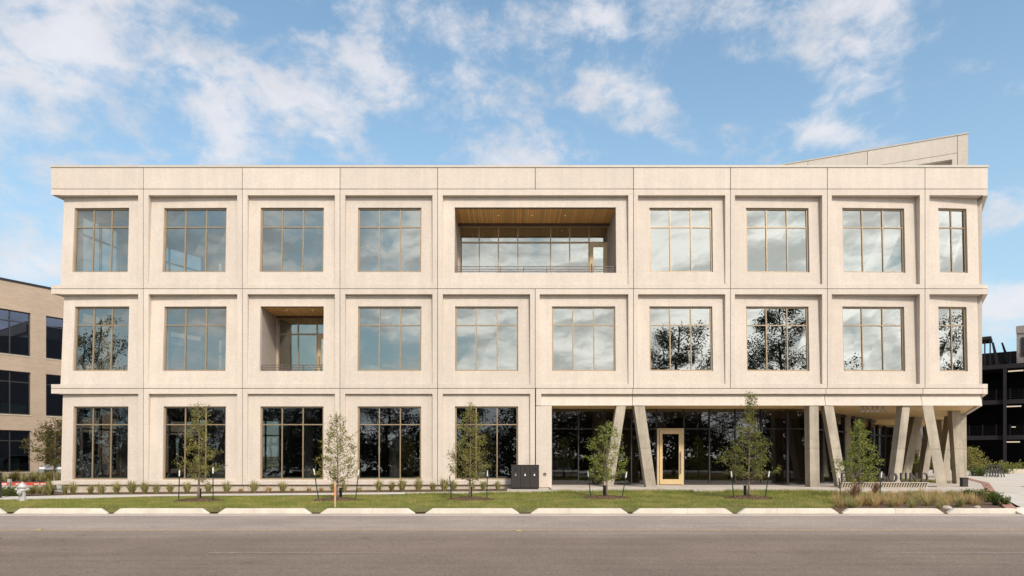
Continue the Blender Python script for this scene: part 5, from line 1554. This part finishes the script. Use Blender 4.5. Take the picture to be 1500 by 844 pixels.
wd = bpy.data.worlds.new('World'); scene.world = wd; wd.use_nodes = True
k = N(wd)
out = k.n('ShaderNodeOutputWorld'); bg = k.n('ShaderNodeBackground'); k.l(bg.outputs[0], out.inputs[0])
SKY = 0.10; CF = 5.6; CB = 13.5
bg.inputs['Strength'].default_value = SKY
sky = k.n('ShaderNodeTexSky'); sky.sky_type = 'NISHITA'; sky.sun_disc = False; sky.sun_elevation = elev; sky.sun_rotation = rot
sky.air_density = 1.0; sky.dust_density = 0.6; sky.ozone_density = 1.2
tc = k.n('ShaderNodeTexCoord').outputs['Generated']
sp = k.n('ShaderNodeSeparateXYZ'); k.l(tc, sp.inputs[0])
ay = k.math('MAXIMUM', sp.outputs[1], .05)
u = k.math('DIVIDE', sp.outputs[0], ay); v = k.math('DIVIDE', sp.outputs[2], ay)
def noise(scale, det, rough, vec=tc, dist=0.0):
    n = k.n('ShaderNodeTexNoise', i_Scale=scale, i_Detail=det, i_Roughness=rough, i_Distortion=dist); k.l(vec, n.inputs['Vector']); return n.outputs[0]
mp = k.n('ShaderNodeMapping'); mp.inputs['Scale'].default_value = (1.0, 1.0, 1.5); mp.inputs['Rotation'].default_value = (0, R(14), 0); k.l(tc, mp.inputs[0])
nA = noise(6.0, 9.0, .60, mp.outputs[0], .35)
nB = noise(21.0, 8.0, .64, mp.outputs[0], .25)
nz_ = k.math('ADD', k.math('MULTIPLY', nA, .62), k.math('MULTIPLY', nB, .38))
def pv(px, py): return ((px-750)/FPX, (HY-py)/FPX)
blobs = [  # px, py, rx, ry (pixels), rotation deg, weight   (cloud fields by world direction)
 (60, 90, 190, 110, -25, .24), (100, 220, 150, 70, -20, .20), (330, 75, 230, 45, -24, .15), (480, 95, 170, 45, -18, .15), (640, 25, 150, 35, -10, .11),
 (270, 150, 120, 28, -12, .12), (290, 215, 130, 38, -5, .14), (470, 215, 90, 24, -5, .12), (760, 170, 72, 48, -28, .22), (725, 232, 60, 14, 0, .22), (885, 140, 62, 32, -15, .19),
 (1000, 190, 120, 32, -22, .17), (1090, 212, 60, 22, -10, .14), (1215, 60, 75, 60, -50, .17), (1290, 15, 60, 40, -60, .13), (1220, 195, 85, 18, -8, .13), (1050, 15, 90, 40, -8, .12), (870, 22, 90, 34, -5, .10),
 (50, 350, 90, 70, 0, .20), (1480, 310, 70, 26, 10, .20), (1480, 440, 70, 40, 5, .18), (1075, 90, 40, 30, -40, .09), (15, 290, 60, 60, 0, .14)]
bias = None
for (px, py, rx, ry, ro, wt) in blobs:
    cu, cv_ = pv(px, py); c, s = math.cos(R(ro)), math.sin(R(ro))
    du = k.math('SUBTRACT', u, cu); dv = k.math('SUBTRACT', v, cv_)
    a = k.math('MULTIPLY', k.math('ADD', k.math('MULTIPLY', du, c), k.math('MULTIPLY', dv, s)), FPX/rx)
    b = k.math('MULTIPLY', k.math('SUBTRACT', k.math('MULTIPLY', dv, c), k.math('MULTIPLY', du, s)), FPX/ry)
    r2 = k.math('ADD', k.math('MULTIPLY', a, a), k.math('MULTIPLY', b, b))
    g = k.math('MULTIPLY', k.math('EXPONENT', k.math('MULTIPLY', r2, -.7)), wt)
    bias = g if bias is None else k.math('ADD', bias, g)
front = k.ramp(sp.outputs[1], -.05, .15)
bias = k.math('SUBTRACT', k.math('MINIMUM', k.math('MULTIPLY', bias, 1.0), .15), .015)
# behind the viewer the sky is mostly clouded, densest towards the sun side
bb = k.math('MULTIPLY_ADD', k.ramp(sp.outputs[0], -.6, .5), .10, .13)
bias = k.math('ADD', k.math('MULTIPLY', bias, front), k.math('MULTIPLY', bb, k.math('SUBTRACT', 1.0, front)))
cl = k.ramp(k.math('ADD', nz_, bias), .525, .735)
cl = k.math('MULTIPLY', cl, .86)
sh = noise(6.0, 7.0, .62, mp.outputs[0])
shf = k.math('MULTIPLY_ADD', k.ramp(sh, .3, .7), .22, .88)
mq = k.n('ShaderNodeMapping'); mq.inputs['Scale'].default_value = (1.0, 1.0, 3.2); k.l(tc, mq.inputs[0])
shb = k.math('MULTIPLY_ADD', k.ramp(noise(8.5, 7.0, .62, mq.outputs[0], .3), .36, .62), .58, .60)
shade = k.math('ADD', k.math('MULTIPLY', shf, front), k.math('MULTIPLY', shb, k.math('SUBTRACT', 1.0, front)))
# clouds near the sun are brighter than those opposite it
toward = k.math('ADD', k.math('MULTIPLY', sp.outputs[1], -.65), k.math('MULTIPLY', sp.outputs[0], .8))
glow = k.math('MULTIPLY_ADD', k.ramp(toward, .0, 1.05), CB, CF)
ccol = k.n('ShaderNodeVectorMath', operation='SCALE'); ccol.inputs[0].default_value = (1.0, .99, 1.03); k.l(k.math('MULTIPLY', shade, glow), ccol.inputs['Scale'])
skyc = k.n('ShaderNodeVectorMath', operation='MULTIPLY'); k.l(sky.outputs[0], skyc.inputs[0]); skyc.inputs[1].default_value = (1.32, 1.52, 1.42)
veil = k.math('MULTIPLY_ADD', k.ramp(sp.outputs[2], .62, 0.0), .62, .10)
base = k.mix(veil, skyc.outputs[0], (3.3, 4.5, 5.5))
res = k.mix(cl, base, ccol.outputs[0])
k.l(res, bg.inputs[0])

cam = bpy.data.cameras.new('camera'); co = bpy.data.objects.new('camera', cam); COL.objects.link(co)
cam.sensor_width = 36; cam.lens = FPX/1500*36; cam.clip_end = 3000; cam.clip_start = .1
co.location = (0, -D, EYE); co.rotation_euler = (R(90), 0, 0)
cam.shift_y = (HY - 422)/1500
scene.camera = co
scene.render.engine = 'CYCLES'
scene.render.resolution_x = 1024; scene.render.resolution_y = 576
scene.view_settings.view_transform = 'Standard'; scene.view_settings.look = 'None'; scene.view_settings.gamma = 1
scene.view_settings.use_curve_mapping = False
scene.view_settings.exposure = 0.53
scene.cycles.max_bounces = 8; scene.cycles.transparent_max_bounces = 16
